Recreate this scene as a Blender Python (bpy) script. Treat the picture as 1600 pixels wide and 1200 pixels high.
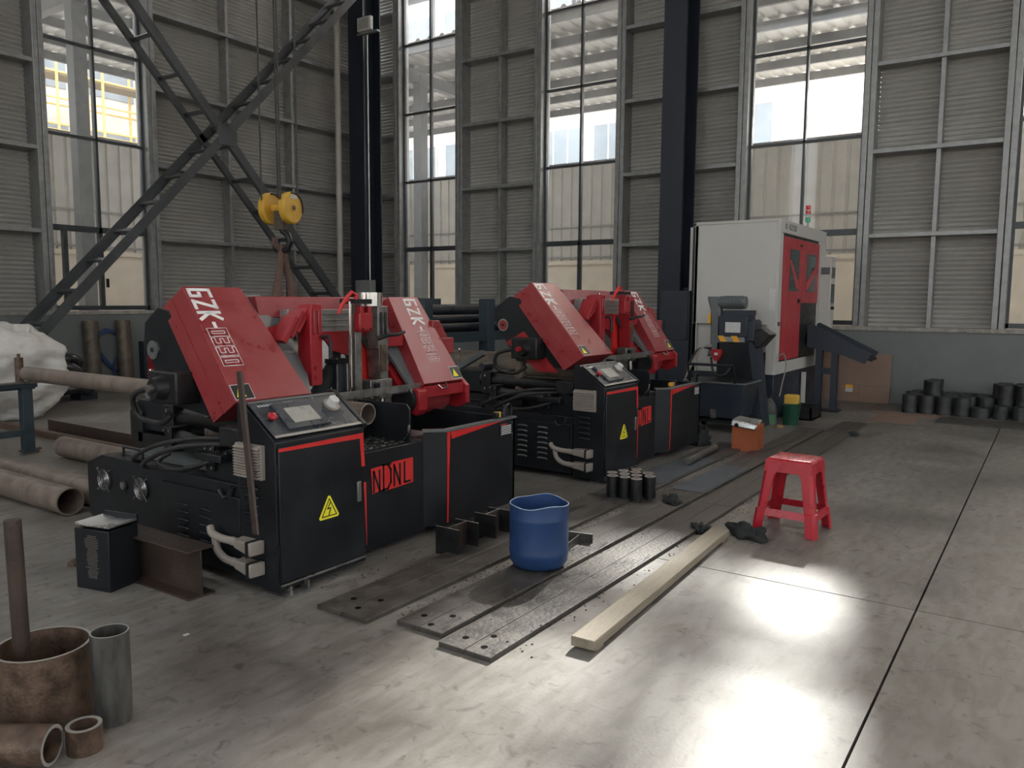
import bpy, bmesh, math, random
from mathutils import Vector, Matrix
from math import sin, cos, pi, radians, sqrt
random.seed(7)
S = bpy.context.scene
for o in list(bpy.data.objects): bpy.data.objects.remove(o)
COL = S.collection

# ---------------------------------------------------------------- camera
F_PX, PITCH, ROLL, YAW, EYE = 1240.7, 0.1042, 0.00702, 0.59885, 1.45
fw = Vector((cos(PITCH)*cos(YAW), cos(PITCH)*sin(YAW), -sin(PITCH)))
rt = Vector((sin(YAW), -cos(YAW), 0)); up = rt.cross(fw)
rt = rt*cos(ROLL) + up*sin(ROLL); up = rt.cross(fw)
cam = bpy.data.cameras.new('camera'); camo = bpy.data.objects.new('camera', cam); COL.objects.link(camo)
cam.sensor_width = 36; cam.lens = F_PX*36/1600; cam.clip_start = .05; cam.clip_end = 400
camo.matrix_world = Matrix(((rt.x, up.x, -fw.x, 0), (rt.y, up.y, -fw.y, 0), (rt.z, up.z, -fw.z, EYE), (0, 0, 0, 1)))
S.camera = camo
# ---------------------------------------------------------------- world, sun, exposure
SUN_AZ, SUN_EL = radians(11.2), radians(35.2)
w = bpy.data.worlds.new('sky'); S.world = w; w.use_nodes = True
nt = w.node_tree; bg = nt.nodes['Background']
sk = nt.nodes.new('ShaderNodeTexSky'); sk.sky_type = 'NISHITA'; sk.sun_disc = False
sk.sun_elevation = SUN_EL; sk.sun_rotation = pi/2 - SUN_AZ; sk.air_density = 1.0; sk.dust_density = 4.0; sk.ozone_density = 1.0
mx = nt.nodes.new('ShaderNodeMixRGB'); mx.inputs[0].default_value = .62
mx.inputs[2].default_value = (5.2, 5.1, 4.9, 1)
nt.links.new(sk.outputs[0], mx.inputs[1]); nt.links.new(mx.outputs[0], bg.inputs[0]); bg.inputs[1].default_value = .62
sun = bpy.data.lights.new('sun', 'SUN'); suno = bpy.data.objects.new('sun', sun); COL.objects.link(suno)
sun.energy = 6.0; sun.angle = radians(1.7); sun.color = (1, .995, .96)
suno.location = (40, 9, 30)
suno.rotation_euler = Vector((cos(SUN_EL)*cos(SUN_AZ), cos(SUN_EL)*sin(SUN_AZ), sin(SUN_EL))).to_track_quat('Z', 'Y').to_euler()
S.view_settings.view_transform = 'Standard'; S.view_settings.look = 'None'; S.view_settings.gamma = 1
S.view_settings.use_curve_mapping = False; S.view_settings.exposure = 1.12

# ---------------------------------------------------------------- materials
def mat(name, c1, c2=None, rough=.5, metal=0., scale=6., bump=0., fine=None, rvar=.12, spec=.5, emit=None, contrast=.35, stretch=None, coat=0):
    m = bpy.data.materials.new(name); m.use_nodes = True
    n = m.node_tree; b = n.nodes['Principled BSDF']
    tc = n.nodes.new('ShaderNodeTexCoord'); mp = n.nodes.new('ShaderNodeMapping')
    n.links.new(tc.outputs['Object'], mp.inputs[0])
    if stretch: mp.inputs['Scale'].default_value = stretch
    ns = n.nodes.new('ShaderNodeTexNoise'); ns.inputs['Scale'].default_value = scale; ns.inputs['Detail'].default_value = 6; ns.inputs['Roughness'].default_value = .6
    n.links.new(mp.outputs[0], ns.inputs[0])
    cr = n.nodes.new('ShaderNodeValToRGB')
    cr.color_ramp.elements[0].position = .5-contrast/2; cr.color_ramp.elements[1].position = .5+contrast/2
    cr.color_ramp.elements[0].color = (*c1, 1); cr.color_ramp.elements[1].color = (*(c2 or [min(1, x*1.25+.003) for x in c1]), 1)
    n.links.new(ns.outputs[0], cr.inputs[0]); n.links.new(cr.outputs[0], b.inputs['Base Color'])
    mr = n.nodes.new('ShaderNodeMapRange'); mr.inputs['To Min'].default_value = max(.03, rough-rvar); mr.inputs['To Max'].default_value = min(1, rough+rvar)
    mr.inputs['From Min'].default_value = .3; mr.inputs['From Max'].default_value = .7
    n.links.new(ns.outputs[0], mr.inputs[0]); n.links.new(mr.outputs[0], b.inputs['Roughness'])
    b.inputs['Metallic'].default_value = metal; b.inputs['Specular IOR Level'].default_value = spec
    if coat: b.inputs['Coat Weight'].default_value = coat; b.inputs['Coat Roughness'].default_value = .25
    if bump:
        n2 = n.nodes.new('ShaderNodeTexNoise'); n2.inputs['Scale'].default_value = fine or scale*6; n2.inputs['Detail'].default_value = 5
        n.links.new(mp.outputs[0], n2.inputs[0])
        bp = n.nodes.new('ShaderNodeBump'); bp.inputs['Strength'].default_value = bump; bp.inputs['Distance'].default_value = .01
        n.links.new(n2.outputs[0], bp.inputs['Height']); n.links.new(bp.outputs[0], b.inputs['Normal'])
    if emit: b.inputs['Emission Color'].default_value = (*emit[0], 1); b.inputs['Emission Strength'].default_value = emit[1]
    return m
M = {}
M['black'] = mat('black_paint', (.008, .009, .011), (.014, .016, .019), .40, scale=3, spec=.38)
M['blackm'] = mat('black_oily_metal', (.008, .008, .009), (.022, .022, .022), .42, .2, scale=14, bump=.2)
M['navy'] = mat('navy_paint', (.018, .024, .036), (.028, .036, .050), .5, scale=4)
M['red'] = mat('dark_red_paint', (.25, .014, .018), (.33, .045, .05), .36, scale=9, contrast=.5, coat=.3)
M['red2'] = mat('bright_red_decal', (.62, .02, .018), (.68, .035, .03), .45)
M['redcast'] = mat('red_cast_paint', (.30, .010, .016), (.36, .016, .022), .42, scale=12, bump=.1)
M['white'] = mat('white_decal', (.78, .78, .76), rough=.5)
M['greyp'] = mat('grey_guard_paint', (.10, .11, .11), (.14, .15, .15), .45)
M['steel'] = mat('worn_steel', (.16, .155, .145), (.32, .31, .29), .38, .75, scale=14, bump=.15)
M['rail'] = mat('machined_rail', (.30, .29, .27), (.46, .45, .42), .42, .5, scale=5, stretch=(1, 6, 20))
M['chrome'] = mat('chrome', (.6, .58, .55), (.72, .7, .66), .16, 1., rvar=.05)
M['screw'] = mat('zinc_screw', (.5, .5, .5), rough=.25, metal=1.)
M['rust'] = mat('rusty_steel', (.060, .038, .027), (.19, .125, .085), .45, .35, scale=15, bump=.3, contrast=.32)
M['rustlt'] = mat('pale_rusty_pipe', (.145, .105, .082), (.28, .225, .185), .5, .2, scale=11, bump=.2, stretch=(1, 1, .3))
M['pipedk'] = mat('dark_bronze_pipe', (.085, .065, .048), (.175, .138, .10), .46, .3, scale=9, bump=.1)
M['tubegrey'] = mat('grey_steel_tube', (.065, .063, .058), (.16, .155, .142), .42, .5, scale=16, bump=.15, stretch=(1, 1, .25))
M['cut'] = mat('cut_metal_edge', (.34, .32, .29), (.42, .40, .37), .45, .3, scale=8)
M['plate'] = mat('floor_steel_plate', (.038, .034, .030), (.125, .114, .10), .5, .25, scale=7, bump=.3, contrast=.4)
M['ibeam'] = mat('brown_steel_beam', (.040, .028, .024), (.085, .058, .045), .5, .3, scale=8, bump=.3, contrast=.5)
M['girt'] = mat('galvanised_girt', (.22, .22, .215), (.38, .38, .37), .42, .5, scale=9, bump=.1, contrast=.5)
M['sheet'] = mat('galvanised_corrugated_sheet', (.41, .40, .37), (.48, .465, .43), .42, .15, scale=3)
M['colm'] = mat('navy_column_paint', (.010, .014, .024), (.016, .021, .034), .42, scale=2)
M['brace'] = mat('grey_brace_paint', (.045, .048, .050), (.075, .078, .080), .45, scale=3, bump=.05)
M['frame'] = mat('dark_window_frame', (.05, .055, .06), (.07, .075, .08), .4, .3)
M['dado'] = mat('grey_green_wall_paint', (.15, .158, .152), (.19, .20, .192), .6, scale=1.5, bump=.1)
M['sill'] = mat('rough_concrete_sill', (.26, .24, .21), (.42, .39, .35), .8, scale=9, bump=.6)
M['pvc'] = mat('beige_pvc', (.40, .36, .33), (.46, .42, .38), .4)
M['boxgrey'] = mat('grey_enclosure', (.20, .20, .19), rough=.45)
M['beige'] = mat('beige_plastic', (.26, .22, .19), (.32, .28, .24), .5)
M['rubber'] = mat('black_rubber', (.012, .012, .012), (.025, .024, .022), .55)
M['yellow'] = mat('worn_yellow_paint', (.62, .33, .03), (.75, .45, .06), .42, scale=8, bump=.1, contrast=.6)
M['dirt'] = mat('grease', (.05, .04, .03), (.12, .09, .06), .6, scale=20)
M['sling'] = mat('brown_webbing', (.10, .055, .045), (.17, .10, .08), .8, scale=30, bump=.4)
M['rope'] = mat('wire_rope', (.035, .033, .030), (.06, .055, .05), .5, .5, scale=80)
M['stool'] = mat('red_plastic', (.42, .012, .026), (.48, .018, .032), .30, rvar=.05)
M['bluep'] = mat('blue_drum_plastic', (.014, .040, .12), (.022, .062, .17), .42, scale=5, contrast=.6)
M['wood'] = mat('dirty_wood', (.20, .165, .115), (.36, .31, .235), .7, scale=5, bump=.4, stretch=(.4, 6, 6), contrast=.5)
M['bag'] = mat('white_woven_bag', (.52, .49, .45), (.70, .68, .64), .65, scale=4, bump=.25, fine=60, contrast=.5)
M['bluehose'] = mat('blue_hose', (.02, .05, .14), rough=.5)
M['card'] = mat('brown_cardboard', (.25, .165, .12), (.30, .20, .15), .8, scale=3)
M['green'] = mat('green_plastic', (.012, .06, .035), rough=.4)
M['ltgreen'] = mat('green_liquid', (.06, .28, .10), rough=.2)
M['orange'] = mat('orange_tin', (.34, .085, .03), (.42, .12, .05), .4, .2, scale=8, contrast=.5)
M['tinfoil'] = mat('bare_tin_top', (.5, .5, .49), (.62, .62, .6), .30, .8, scale=6, bump=.15, fine=9)
M['cncwhite'] = mat('off_white_cabinet', (.52, .50, .46), (.57, .55, .51), .45, scale=1)
M['cncred'] = mat('coral_red_door', (.42, .035, .045), (.47, .045, .055), .42)
M['amber'] = mat('amber_label', (.75, .36, .03), rough=.5)
M['yel'] = mat('warning_yellow', (.85, .72, .03), rough=.5)
M['paper'] = mat('paper_label', (.55, .54, .52), (.65, .64, .62), .6, scale=40)
M['paper2'] = mat('dark_plate_label', (.16, .15, .13), (.4, .38, .34), .5, scale=60, contrast=.15)
M['screen'] = mat('dusty_screen', (.30, .29, .26), (.42, .41, .37), .35, scale=22, contrast=.5)
M['panel'] = mat('control_panel_dark', (.040, .044, .052), (.065, .070, .080), .30, scale=7)
M['dkglass'] = mat('dark_glass', (.02, .05, .05), rough=.1)
M['lampred'] = mat('signal_red', (.7, .04, .04), rough=.3); M['lampgrn'] = mat('signal_green', (.05, .4, .2), rough=.3)
M['cloth'] = mat('dark_cloth', (.015, .018, .018), (.035, .038, .036), .9, scale=15, bump=.5)
M['glove'] = mat('dirty_work_glove', (.20, .12, .05), (.42, .30, .15), .85, scale=28, bump=.6, contrast=.3)
M['rackp'] = mat('blue_grey_rack_paint', (.025, .040, .050), (.038, .055, .066), .45)
M['orangebx'] = mat('yellow_foam', (.60, .36, .05), rough=.7)
M['fence'] = mat('cream_profiled_sheet', (.54, .52, .48), (.60, .58, .54), .55, scale=1)
M['beigew'] = mat('beige_render', (.76, .67, .55), (.82, .73, .61), .8, scale=1)
M['yard'] = mat('yard_concrete', (.45, .43, .40), (.52, .50, .46), .8, scale=1)
M['canopys'] = mat('canopy_sheet', (.55, .56, .55), (.62, .63, .62), .45, .2, scale=2)
M['purlin'] = mat('canopy_steel', (.12, .13, .14), (.18, .19, .20), .5)
M['pinkw'] = mat('pale_pink_render', (.66, .56, .54), (.72, .62, .60), .8, scale=.5)
M['farwin'] = mat('far_window_glass', (.20, .24, .27), (.30, .34, .38), .2, scale=.6)
M['scaff'] = mat('yellow_scaffold_pole', (.60, .44, .16), rough=.5)
M['roofin'] = mat('hall_roof_sheet', (.5, .5, .5), rough=.6)

M['hole'] = mat('hole_shade_black', (.002, .002, .002), (.004, .004, .004), .9, spec=.1)
def floor_mat():
    m = mat('polished_concrete', (.122, .111, .098), (.29, .272, .246), .46, scale=1.3, spec=.38, contrast=.36, bump=.06, fine=60, rvar=.13)
    n = m.node_tree; b = n.nodes['Principled BSDF']; tc = n.nodes['Texture Coordinate']
    base = b.inputs['Base Color'].links[0].from_socket
    def ramp(src, p0, p1, c0, c1):
        r = n.nodes.new('ShaderNodeValToRGB'); r.color_ramp.elements[0].position = p0; r.color_ramp.elements[1].position = p1
        r.color_ramp.elements[0].color = (*c0, 1); r.color_ramp.elements[1].color = (*c1, 1); n.links.new(src, r.inputs[0]); return r.outputs[0]
    def noise(sc, det, stretch=(1, 1, 1), dist=0):
        mp = n.nodes.new('ShaderNodeMapping'); mp.inputs['Scale'].default_value = stretch; mp.inputs['Rotation'].default_value = (0, 0, .7)
        n.links.new(tc.outputs['Object'], mp.inputs[0])
        t = n.nodes.new('ShaderNodeTexNoise'); t.inputs['Scale'].default_value = sc; t.inputs['Detail'].default_value = det; t.inputs['Distortion'].default_value = dist
        n.links.new(mp.outputs[0], t.inputs[0]); return t.outputs[0]
    def mul(a, bb, f=1):
        x = n.nodes.new('ShaderNodeMixRGB'); x.blend_type = 'MULTIPLY'; x.inputs[0].default_value = f
        n.links.new(a, x.inputs[1]); n.links.new(bb, x.inputs[2]); return x.outputs[0]
    c = mul(base, ramp(noise(14, 8, (1, 1, 1), 1.), .30, .42, (.45, .42, .40), (1, 1, 1)), .7)     # dark scuffs
    c = mul(c, ramp(noise(5, 8, (1, 3.5, 1), .6), .35, .6, (.78, .75, .72), (1, 1, 1)), 1)         # trowel marks
    c = mul(c, ramp(noise(95, 3), .27, .33, (.35, .33, .3), (1, 1, 1)), .7)                          # specks
    n.links.new(c, b.inputs['Base Color'])
    return m
M['floor'] = floor_mat()

def glass_mat(name, tint=(.97, .965, .95), dirt=.10):
    m = bpy.data.materials.new(name); m.use_nodes = True; n = m.node_tree; n.nodes.clear()
    out = n.nodes.new('ShaderNodeOutputMaterial'); tr = n.nodes.new('ShaderNodeBsdfTransparent'); tr.inputs[0].default_value = (*tint, 1)
    gl = n.nodes.new('ShaderNodeBsdfGlossy'); gl.inputs['Roughness'].default_value = .03
    df = n.nodes.new('ShaderNodeBsdfDiffuse'); df.inputs[0].default_value = (.6, .6, .58, 1)
    tl = n.nodes.new('ShaderNodeBsdfTranslucent'); tl.inputs[0].default_value = (.6, .6, .58, 1)
    ad = n.nodes.new('ShaderNodeMixShader'); ad.inputs[0].default_value = .6; n.links.new(df.outputs[0], ad.inputs[1]); n.links.new(tl.outputs[0], ad.inputs[2])
    fr = n.nodes.new('ShaderNodeFresnel'); fr.inputs[0].default_value = 1.3
    m1 = n.nodes.new('ShaderNodeMixShader'); n.links.new(fr.outputs[0], m1.inputs[0]); n.links.new(tr.outputs[0], m1.inputs[1]); n.links.new(gl.outputs[0], m1.inputs[2])
    tc = n.nodes.new('ShaderNodeTexCoord'); ns = n.nodes.new('ShaderNodeTexNoise'); ns.inputs['Scale'].default_value = 1.5; ns.inputs['Detail'].default_value = 7
    n.links.new(tc.outputs['Object'], ns.inputs[0])
    mr = n.nodes.new('ShaderNodeMapRange'); mr.inputs['From Min'].default_value = .35; mr.inputs['From Max'].default_value = .7
    mr.inputs['To Min'].default_value = dirt*.4; mr.inputs['To Max'].default_value = dirt*1.8; n.links.new(ns.outputs[0], mr.inputs[0])
    m2 = n.nodes.new('ShaderNodeMixShader'); n.links.new(mr.outputs[0], m2.inputs[0]); n.links.new(m1.outputs[0], m2.inputs[1]); n.links.new(ad.outputs[0], m2.inputs[2])
    n.links.new(m2.outputs[0], out.inputs[0]); return m
M['glass'] = glass_mat('window_glass'); M['jug'] = glass_mat('clear_jug_plastic', (.8, .82, .78), .25)

# ---------------------------------------------------------------- mesh builder
class MB:
    def __init__(s, mtx=None): s.v = []; s.f = []; s.m = mtx or Matrix.Identity(4)
    def add(s, vs, fs):
        k = len(s.v); s.v += [tuple(s.m @ Vector(p)) for p in vs]; s.f += [tuple(i+k for i in f) for f in fs]; return s
    def hexa(s, p): return s.add(p, [(3, 2, 1, 0), (4, 5, 6, 7), (0, 1, 5, 4), (1, 2, 6, 5), (2, 3, 7, 6), (3, 0, 4, 7)])
    def box(s, x0, x1, y0, y1, z0, z1):
        return s.hexa([(x0, y0, z0), (x1, y0, z0), (x1, y1, z0), (x0, y1, z0), (x0, y0, z1), (x1, y0, z1), (x1, y1, z1), (x0, y1, z1)])
    def prism(s, poly, ax, a, b):
        # poly in the two remaining axes order; ax 'x': (y,z), 'y': (x,z), 'z': (x,y)
        def mk(p, t): return {'x': (t, p[0], p[1]), 'y': (p[0], t, p[1]), 'z': (p[0], p[1], t)}[ax]
        n = len(poly); ar = sum(poly[i][0]*poly[(i+1) % n][1]-poly[(i+1) % n][0]*poly[i][1] for i in range(n))
        if (ar < 0) != (ax == 'y'): poly = poly[::-1]
        return s.add([mk(p, a) for p in poly]+[mk(p, b) for p in poly],
                     [tuple(range(n))[::-1], tuple(range(n, 2*n))]+[(i, (i+1) % n, n+(i+1) % n, n+i) for i in range(n)])
    def cyl(s, p0, p1, r0, r1=None, n=20, caps=True):
        p0 = Vector(p0); p1 = Vector(p1); r1 = r0 if r1 is None else r1
        d = (p1-p0).normalized(); a = d.orthogonal().normalized(); b = d.cross(a)
        vs = [tuple(p0+(a*cos(t)+b*sin(t))*r0) for t in [2*pi*i/n for i in range(n)]]+[tuple(p1+(a*cos(t)+b*sin(t))*r1) for t in [2*pi*i/n for i in range(n)]]
        fs = [(i, (i+1) % n, n+(i+1) % n, n+i) for i in range(n)]
        if caps: fs += [tuple(range(n))[::-1], tuple(range(n, 2*n))]
        return s.add(vs, fs)
    def pipe(s, p0, p1, ro, ri, n=32):
        p0 = Vector(p0); p1 = Vector(p1); d = (p1-p0).normalized(); a = d.orthogonal().normalized(); b = d.cross(a); vs = []
        for p, r in ((p0, ro), (p1, ro), (p1, ri), (p0, ri)): vs += [tuple(p+(a*cos(2*pi*i/n)+b*sin(2*pi*i/n))*r) for i in range(n)]
        return s.add(vs, [(k*n+i, k*n+(i+1) % n, ((k+1) % 4)*n+(i+1) % n, ((k+1) % 4)*n+i) for k in range(4) for i in range(n)])
    def path(s, pts, r, n=8, closed=False):
        pts = [Vector(p) for p in pts]; N = len(pts); vs = []; a = None
        for i, p in enumerate(pts):
            q0 = pts[i-1] if (i or closed) else p; q1 = pts[(i+1) % N] if (i < N-1 or closed) else p
            d = (q1-q0).normalized()
            a = d.orthogonal().normalized() if a is None else (a-d*a.dot(d)).normalized()
            b = d.cross(a); rr = r[i] if isinstance(r, (list, tuple)) else r
            vs += [tuple(p+(a*cos(2*pi*k/n)+b*sin(2*pi*k/n))*rr) for k in range(n)]
        fs = [(i*n+k, i*n+(k+1) % n, ((i+1) % N)*n+(k+1) % n, ((i+1) % N)*n+k) for i in range(N if closed else N-1) for k in range(n)]
        if not closed: fs += [tuple(range(n))[::-1], tuple(range((N-1)*n, N*n))]
        return s.add(vs, fs)
    def lathe(s, prof, c=(0, 0, 0), n=28):
        vs = [(c[0]+r*cos(2*pi*i/n), c[1]+r*sin(2*pi*i/n), c[2]+z) for r, z in prof for i in range(n)]
        fs = [(k*n+i, k*n+(i+1) % n, (k+1)*n+(i+1) % n, (k+1)*n+i) for k in range(len(prof)-1) for i in range(n)]
        if prof[0][0] > 1e-4: fs.append(tuple(range(n))[::-1])
        if prof[-1][0] > 1e-4: fs.append(tuple(range((len(prof)-1)*n, len(prof)*n)))
        return s.add(vs, fs)
    def mesh(s, name, m, smooth=35):
        me = bpy.data.meshes.new(name); me.from_pydata(s.v, [], s.f)
        bm = bmesh.new(); bm.from_mesh(me); bmesh.ops.recalc_face_normals(bm, faces=bm.faces); bm.to_mesh(me); bm.free()
        me.materials.append(M[m] if isinstance(m, str) else m)
        if smooth:
            for p in me.polygons: p.use_smooth = True
            me.set_sharp_from_angle(angle=radians(smooth))
        return me
    def build(s, name, m, parent=None, bev=0, smooth=35, label=None):
        o = bpy.data.objects.new(name, s.mesh(name, m, smooth)); COL.objects.link(o)
        if parent: o.parent = parent
        if label: o['label'] = label
        if bev:
            b = o.modifiers.new('bevel', 'BEVEL'); b.width = bev; b.segments = 2; b.limit_method = 'ANGLE'; b.angle_limit = radians(40)
        return o
def thing(name, label, cat, loc=(0, 0, 0), rz=0, group=None):
    o = bpy.data.objects.new(name, None); COL.objects.link(o); o.empty_display_size = .1
    o.location = loc; o.rotation_euler = (0, 0, rz); tag(o, label, cat, group); return o
def tag(o, label, cat, group=None):
    o['label'] = label; o['category'] = cat
    if group: o['group'] = group
    return o
def struct(name, loc=(0, 0, 0), label=None):
    o = bpy.data.objects.new(name, None); COL.objects.link(o); o.location = loc; o['kind'] = 'structure'
    if label: o['label'] = label
    return o
def share(me, name, parent, loc=(0, 0, 0), rot=(0, 0, 0), sc=None):
    o = bpy.data.objects.new(name, me); COL.objects.link(o); o.parent = parent; o.location = loc; o.rotation_euler = rot
    if sc: o.scale = sc
    return o
def stroke(mb, pts, wd, th, fr, closed=False):
    """flat ribbon letter strokes; fr(u, v) -> point, fr.n = normal"""
    P = [Vector((p[0], p[1])) for p in pts]
    if closed: P.append(P[0])
    for a, b in zip(P, P[1:]):
        d = (b-a).normalized(); q = Vector((-d.y, d.x))*wd/2; a2 = a-d*wd/2; b2 = b+d*wd/2
        c = [a2-q, b2-q, b2+q, a2+q]
        mb.hexa([fr(*x, 0) for x in c]+[fr(*x, th) for x in c])

# ---------------------------------------------------------------- floor
WX, WY = 12.75, 12.5
fl = struct('floor')
MB().box(-13, 13.2, -13, 13.2, -.3, -.06).build('floor_base', 'plate', fl)
xs = [-12.9, -7.0, -1.4, 4.1, 10.35, 13.1]; ys = [-12.9, -5.3, .462, 6.2, 13.1]
for i in range(5):
    for j in range(4):
        g = .005
        MB().box(xs[i]+g, xs[i+1]-g, ys[j]+g, ys[j+1]-g, -.08, 0).build('floor_slab', 'floor', fl, smooth=0)

# ---------------------------------------------------------------- walls
ZT = 10.0
RAILS = [2.44, 3.65, 4.885, 6.11, 7.34, 8.56, 9.8]
TRANS = [2.52, 3.92, 5.31, 6.70, 8.08, 9.45]
def wb(mb, wall, a0, a1, z0, z1, d0, d1):
    if wall == 'R': mb.box(WX+d0, WX+d1, a0, a1, z0, z1)
    else: mb.box(a0, a1, WY+d0, WY+d1, z0, z1)
    return mb
sheet_cache = {}
def sheet_mesh(wall, L, Hh):
    k = (wall, round(L, 2), round(Hh, 2))
    if k not in sheet_cache:
        m = MB(); pitch = .0685; n = int(Hh/pitch*6); vs = []; fs = []
        for i in range(n+1):
            z = Hh*i/n; d = .019*sin(2*pi*z/pitch)
            for t in (-L/2, L/2): vs.append((d, t, z) if wall == 'R' else (t, d, z))
        for i in range(n): fs.append((2*i, 2*i+1, 2*i+3, 2*i+2))
        m.add(vs, fs); sheet_cache[k] = m.mesh('corrugated_sheet', 'sheet', 60)
    return sheet_cache[k]
win_n = [0]
def build_wall(wall, bays, wins, a0, a1, par, zd=1.10):
    wb(MB(), wall, a0, a1, 0, zd-.05, -.07, .25).build('dado', 'dado', par)
    wb(MB(), wall, a0, a1, zd-.05, zd+.01, -.09, .30).build('sill_cap', 'sill', par, bev=.01)
    for b0, b1, muls in bays:
        edges = [b0]+muls+[b1]
        for z0, z1 in zip([zd-.03]+RAILS, RAILS+[ZT]):
            if z1-z0 < .3: continue
            for e0, e1 in zip(edges, edges[1:]):
                me = sheet_mesh(wall, e1-e0, z1-z0); c = (e0+e1)/2
                share(me, 'corrugated_sheet', par, (WX+.29, c, z0) if wall == 'R' else (c, WY+.29, z0))
        for z in RAILS: wb(MB(), wall, b0, b1, z-.03, z+.03, .0, .26).build('girt', 'girt', par, bev=.004)
        for m_ in muls: wb(MB(), wall, m_-.03, m_+.03, zd, ZT, .05, .26).build('stud', 'girt', par, bev=.004)
    wb(MB(), wall, a0, a1, ZT, ZT+.8, 0, .25).build('eaves_panel', 'sheet', par)
    for w0, w1 in wins:
        for s_, p in ((-1, w0), (1, w1)):      # twin channel post with a welded seam each side of the window
            q0, q1 = (p-.165, p) if s_ < 0 else (p, p+.165)
            wb(MB(), wall, q0, (q0+q1)/2-.004, zd, ZT, -.01, .31).build('window_post', 'girt', par, bev=.008)
            wb(MB(), wall, (q0+q1)/2+.004, q1, zd, ZT, -.01, .31).build('window_post', 'girt', par, bev=.008)
        win_n[0] += 1
        W = struct('window_%d' % win_n[0]); mid = (w0+w1)/2; zb = zd+.02
        m = MB(); f = .035
        for q0, q1, z0, z1 in ((w0, w0+f, zb, ZT), (w1-f, w1, zb, ZT), (w0, w1, zb, zb+.07), (w0, w1, ZT-f, ZT)): wb(m, wall, q0, q1, z0, z1, .13, .20)
        m.build('window_frame', 'frame', W)
        wb(MB(), wall, mid-.018, mid+.018, TRANS[0], ZT, .12, .20).build('mullion', 'frame', W)
        wb(MB(), wall, mid-.03, mid+.03, zb, TRANS[0], .12, .20).build('mullion', 'frame', W)
        for k, z in enumerate(TRANS):
            t = .045 if k == 0 else .018
            wb(MB(), wall, w0, w1, z-t, z+t, .12, .20).build('transom', 'frame', W)
        if wall == 'L':
            wb(MB(), wall, w0+.20, w0+.26, zb, TRANS[0], .10, .19).build('sash_stile', 'frame', W)
            wb(MB(), wall, mid+.05, mid+.07, 1.62, 1.76, .06, .12).build('window_latch', 'black', W)
        zs = [zb]+TRANS+[ZT]
        for z0, z1 in zip(zs, zs[1:]):
            for q0, q1 in ((w0, mid), (mid, w1)): wb(MB(), wall, q0, q1, z0, z1, .158, .162).build('pane', 'glass', W, smooth=0)
wr = struct('wall_right'); wl = struct('wall_left')
R_W = [(10.11, 11.60), (6.55, 8.09), (2.525, 4.23), (-1.13, .575), (-4.9, -3.2), (-8.7, -7.0)]
R_B = [(8.255, 9.945, [9.07]), (4.395, 6.385, [5.36]), (.74, 2.36, [1.515]), (-3.035, -1.295, [-2.2]), (-6.835, -5.065, [-5.9]), (-12.5, -8.865, [-10.6]), (11.765, 12.7, [])]
build_wall('R', R_B, R_W, -13, 12.9, wr)
L_W = [(6.085, 7.665), (2.2, 3.78)]  # second window is unseen, put in to let in light
L_B = [(7.83, 12.7, [9.28, 10.73]), (3.945, 5.92, [5.0]), (-12.5, 2.035, [1.0, -1.0, -3.1, -5.2, -7.4, -9.8])]
build_wall('L', L_B, L_W, -13, 12.95, wl, 1.24)
# roof over the hall, out of frame; open slot added for top light
cl = struct('ceiling')
for x0, x1 in ((-13, -3.2), (-2.2, 13.0)): MB().box(x0, x1, -13, 13, 10.8, 10.9).build('roof_panel', 'roofin', cl)
for x in (-12.5, -6, .5, 7, 12): MB().box(x-.15, x+.15, -13, 12.7, 10.3, 10.8).build('roof_beam', 'purlin', cl)

# the two walls behind the camera: dado, high ribbon of openings between solid bays, eaves
wb1 = struct('wall_back'); wb2 = struct('wall_front')
for nm, par in (('X', wb1), ('Y', wb2)):
    def q(a0, a1, z0, z1): return MB().box(-13.2, -13, a0, a1, z0, z1) if nm == 'X' else MB().box(a0, a1, -13.2, -13, z0, z1)
    q(-13.2, 13.2, 0, 1.2).build('dado', 'dado', par); q(-13.2, 13.2, 9.6, 10.9).build('eaves_panel', 'sheet', par)
    for k in range(7): q(-13.2+k*4.0, -10.6+k*4.0+.2, 1.2, 9.6).build('wall_panel', 'sheet', par)
for a, b in ((11.0, 13.2),): pass
# columns
def hcol(x0, x1, y0, y1, z1, name, par=None):
    t = .03; m = MB().box(x0, x0+t, y0, y1, 0, z1).box(x1-t, x1, y0, y1, 0, z1).box(x0+t, x1-t, (y0+y1)/2-.012, (y0+y1)/2+.012, 0, z1)
    o = m.build(name, 'colm', par); return o
c1 = struct('trim_1', label='dark navy steel column in the corner of the hall'); hcol(11.9, 12.40, 11.78, 12.2, 10.6, 'column', c1)
MB().box(11.8, 12.5, 11.7, 12.28, 0, .03).build('base_plate', 'colm', c1)
c2 = struct('trim_2', label='dark navy steel column against the window wall'); hcol(12.1, 12.62, 5.02, 5.40, 10.6, 'column', c2)
MB().box(12.0, 12.62, 4.95, 5.48, 0, .03).build('base_plate', 'colm', c2)
c3 = struct('trim_3', label='dark navy steel column left of frame'); hcol(3.95, 4.45, 11.78, 12.2, 10.6, 'column', c3)

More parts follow.
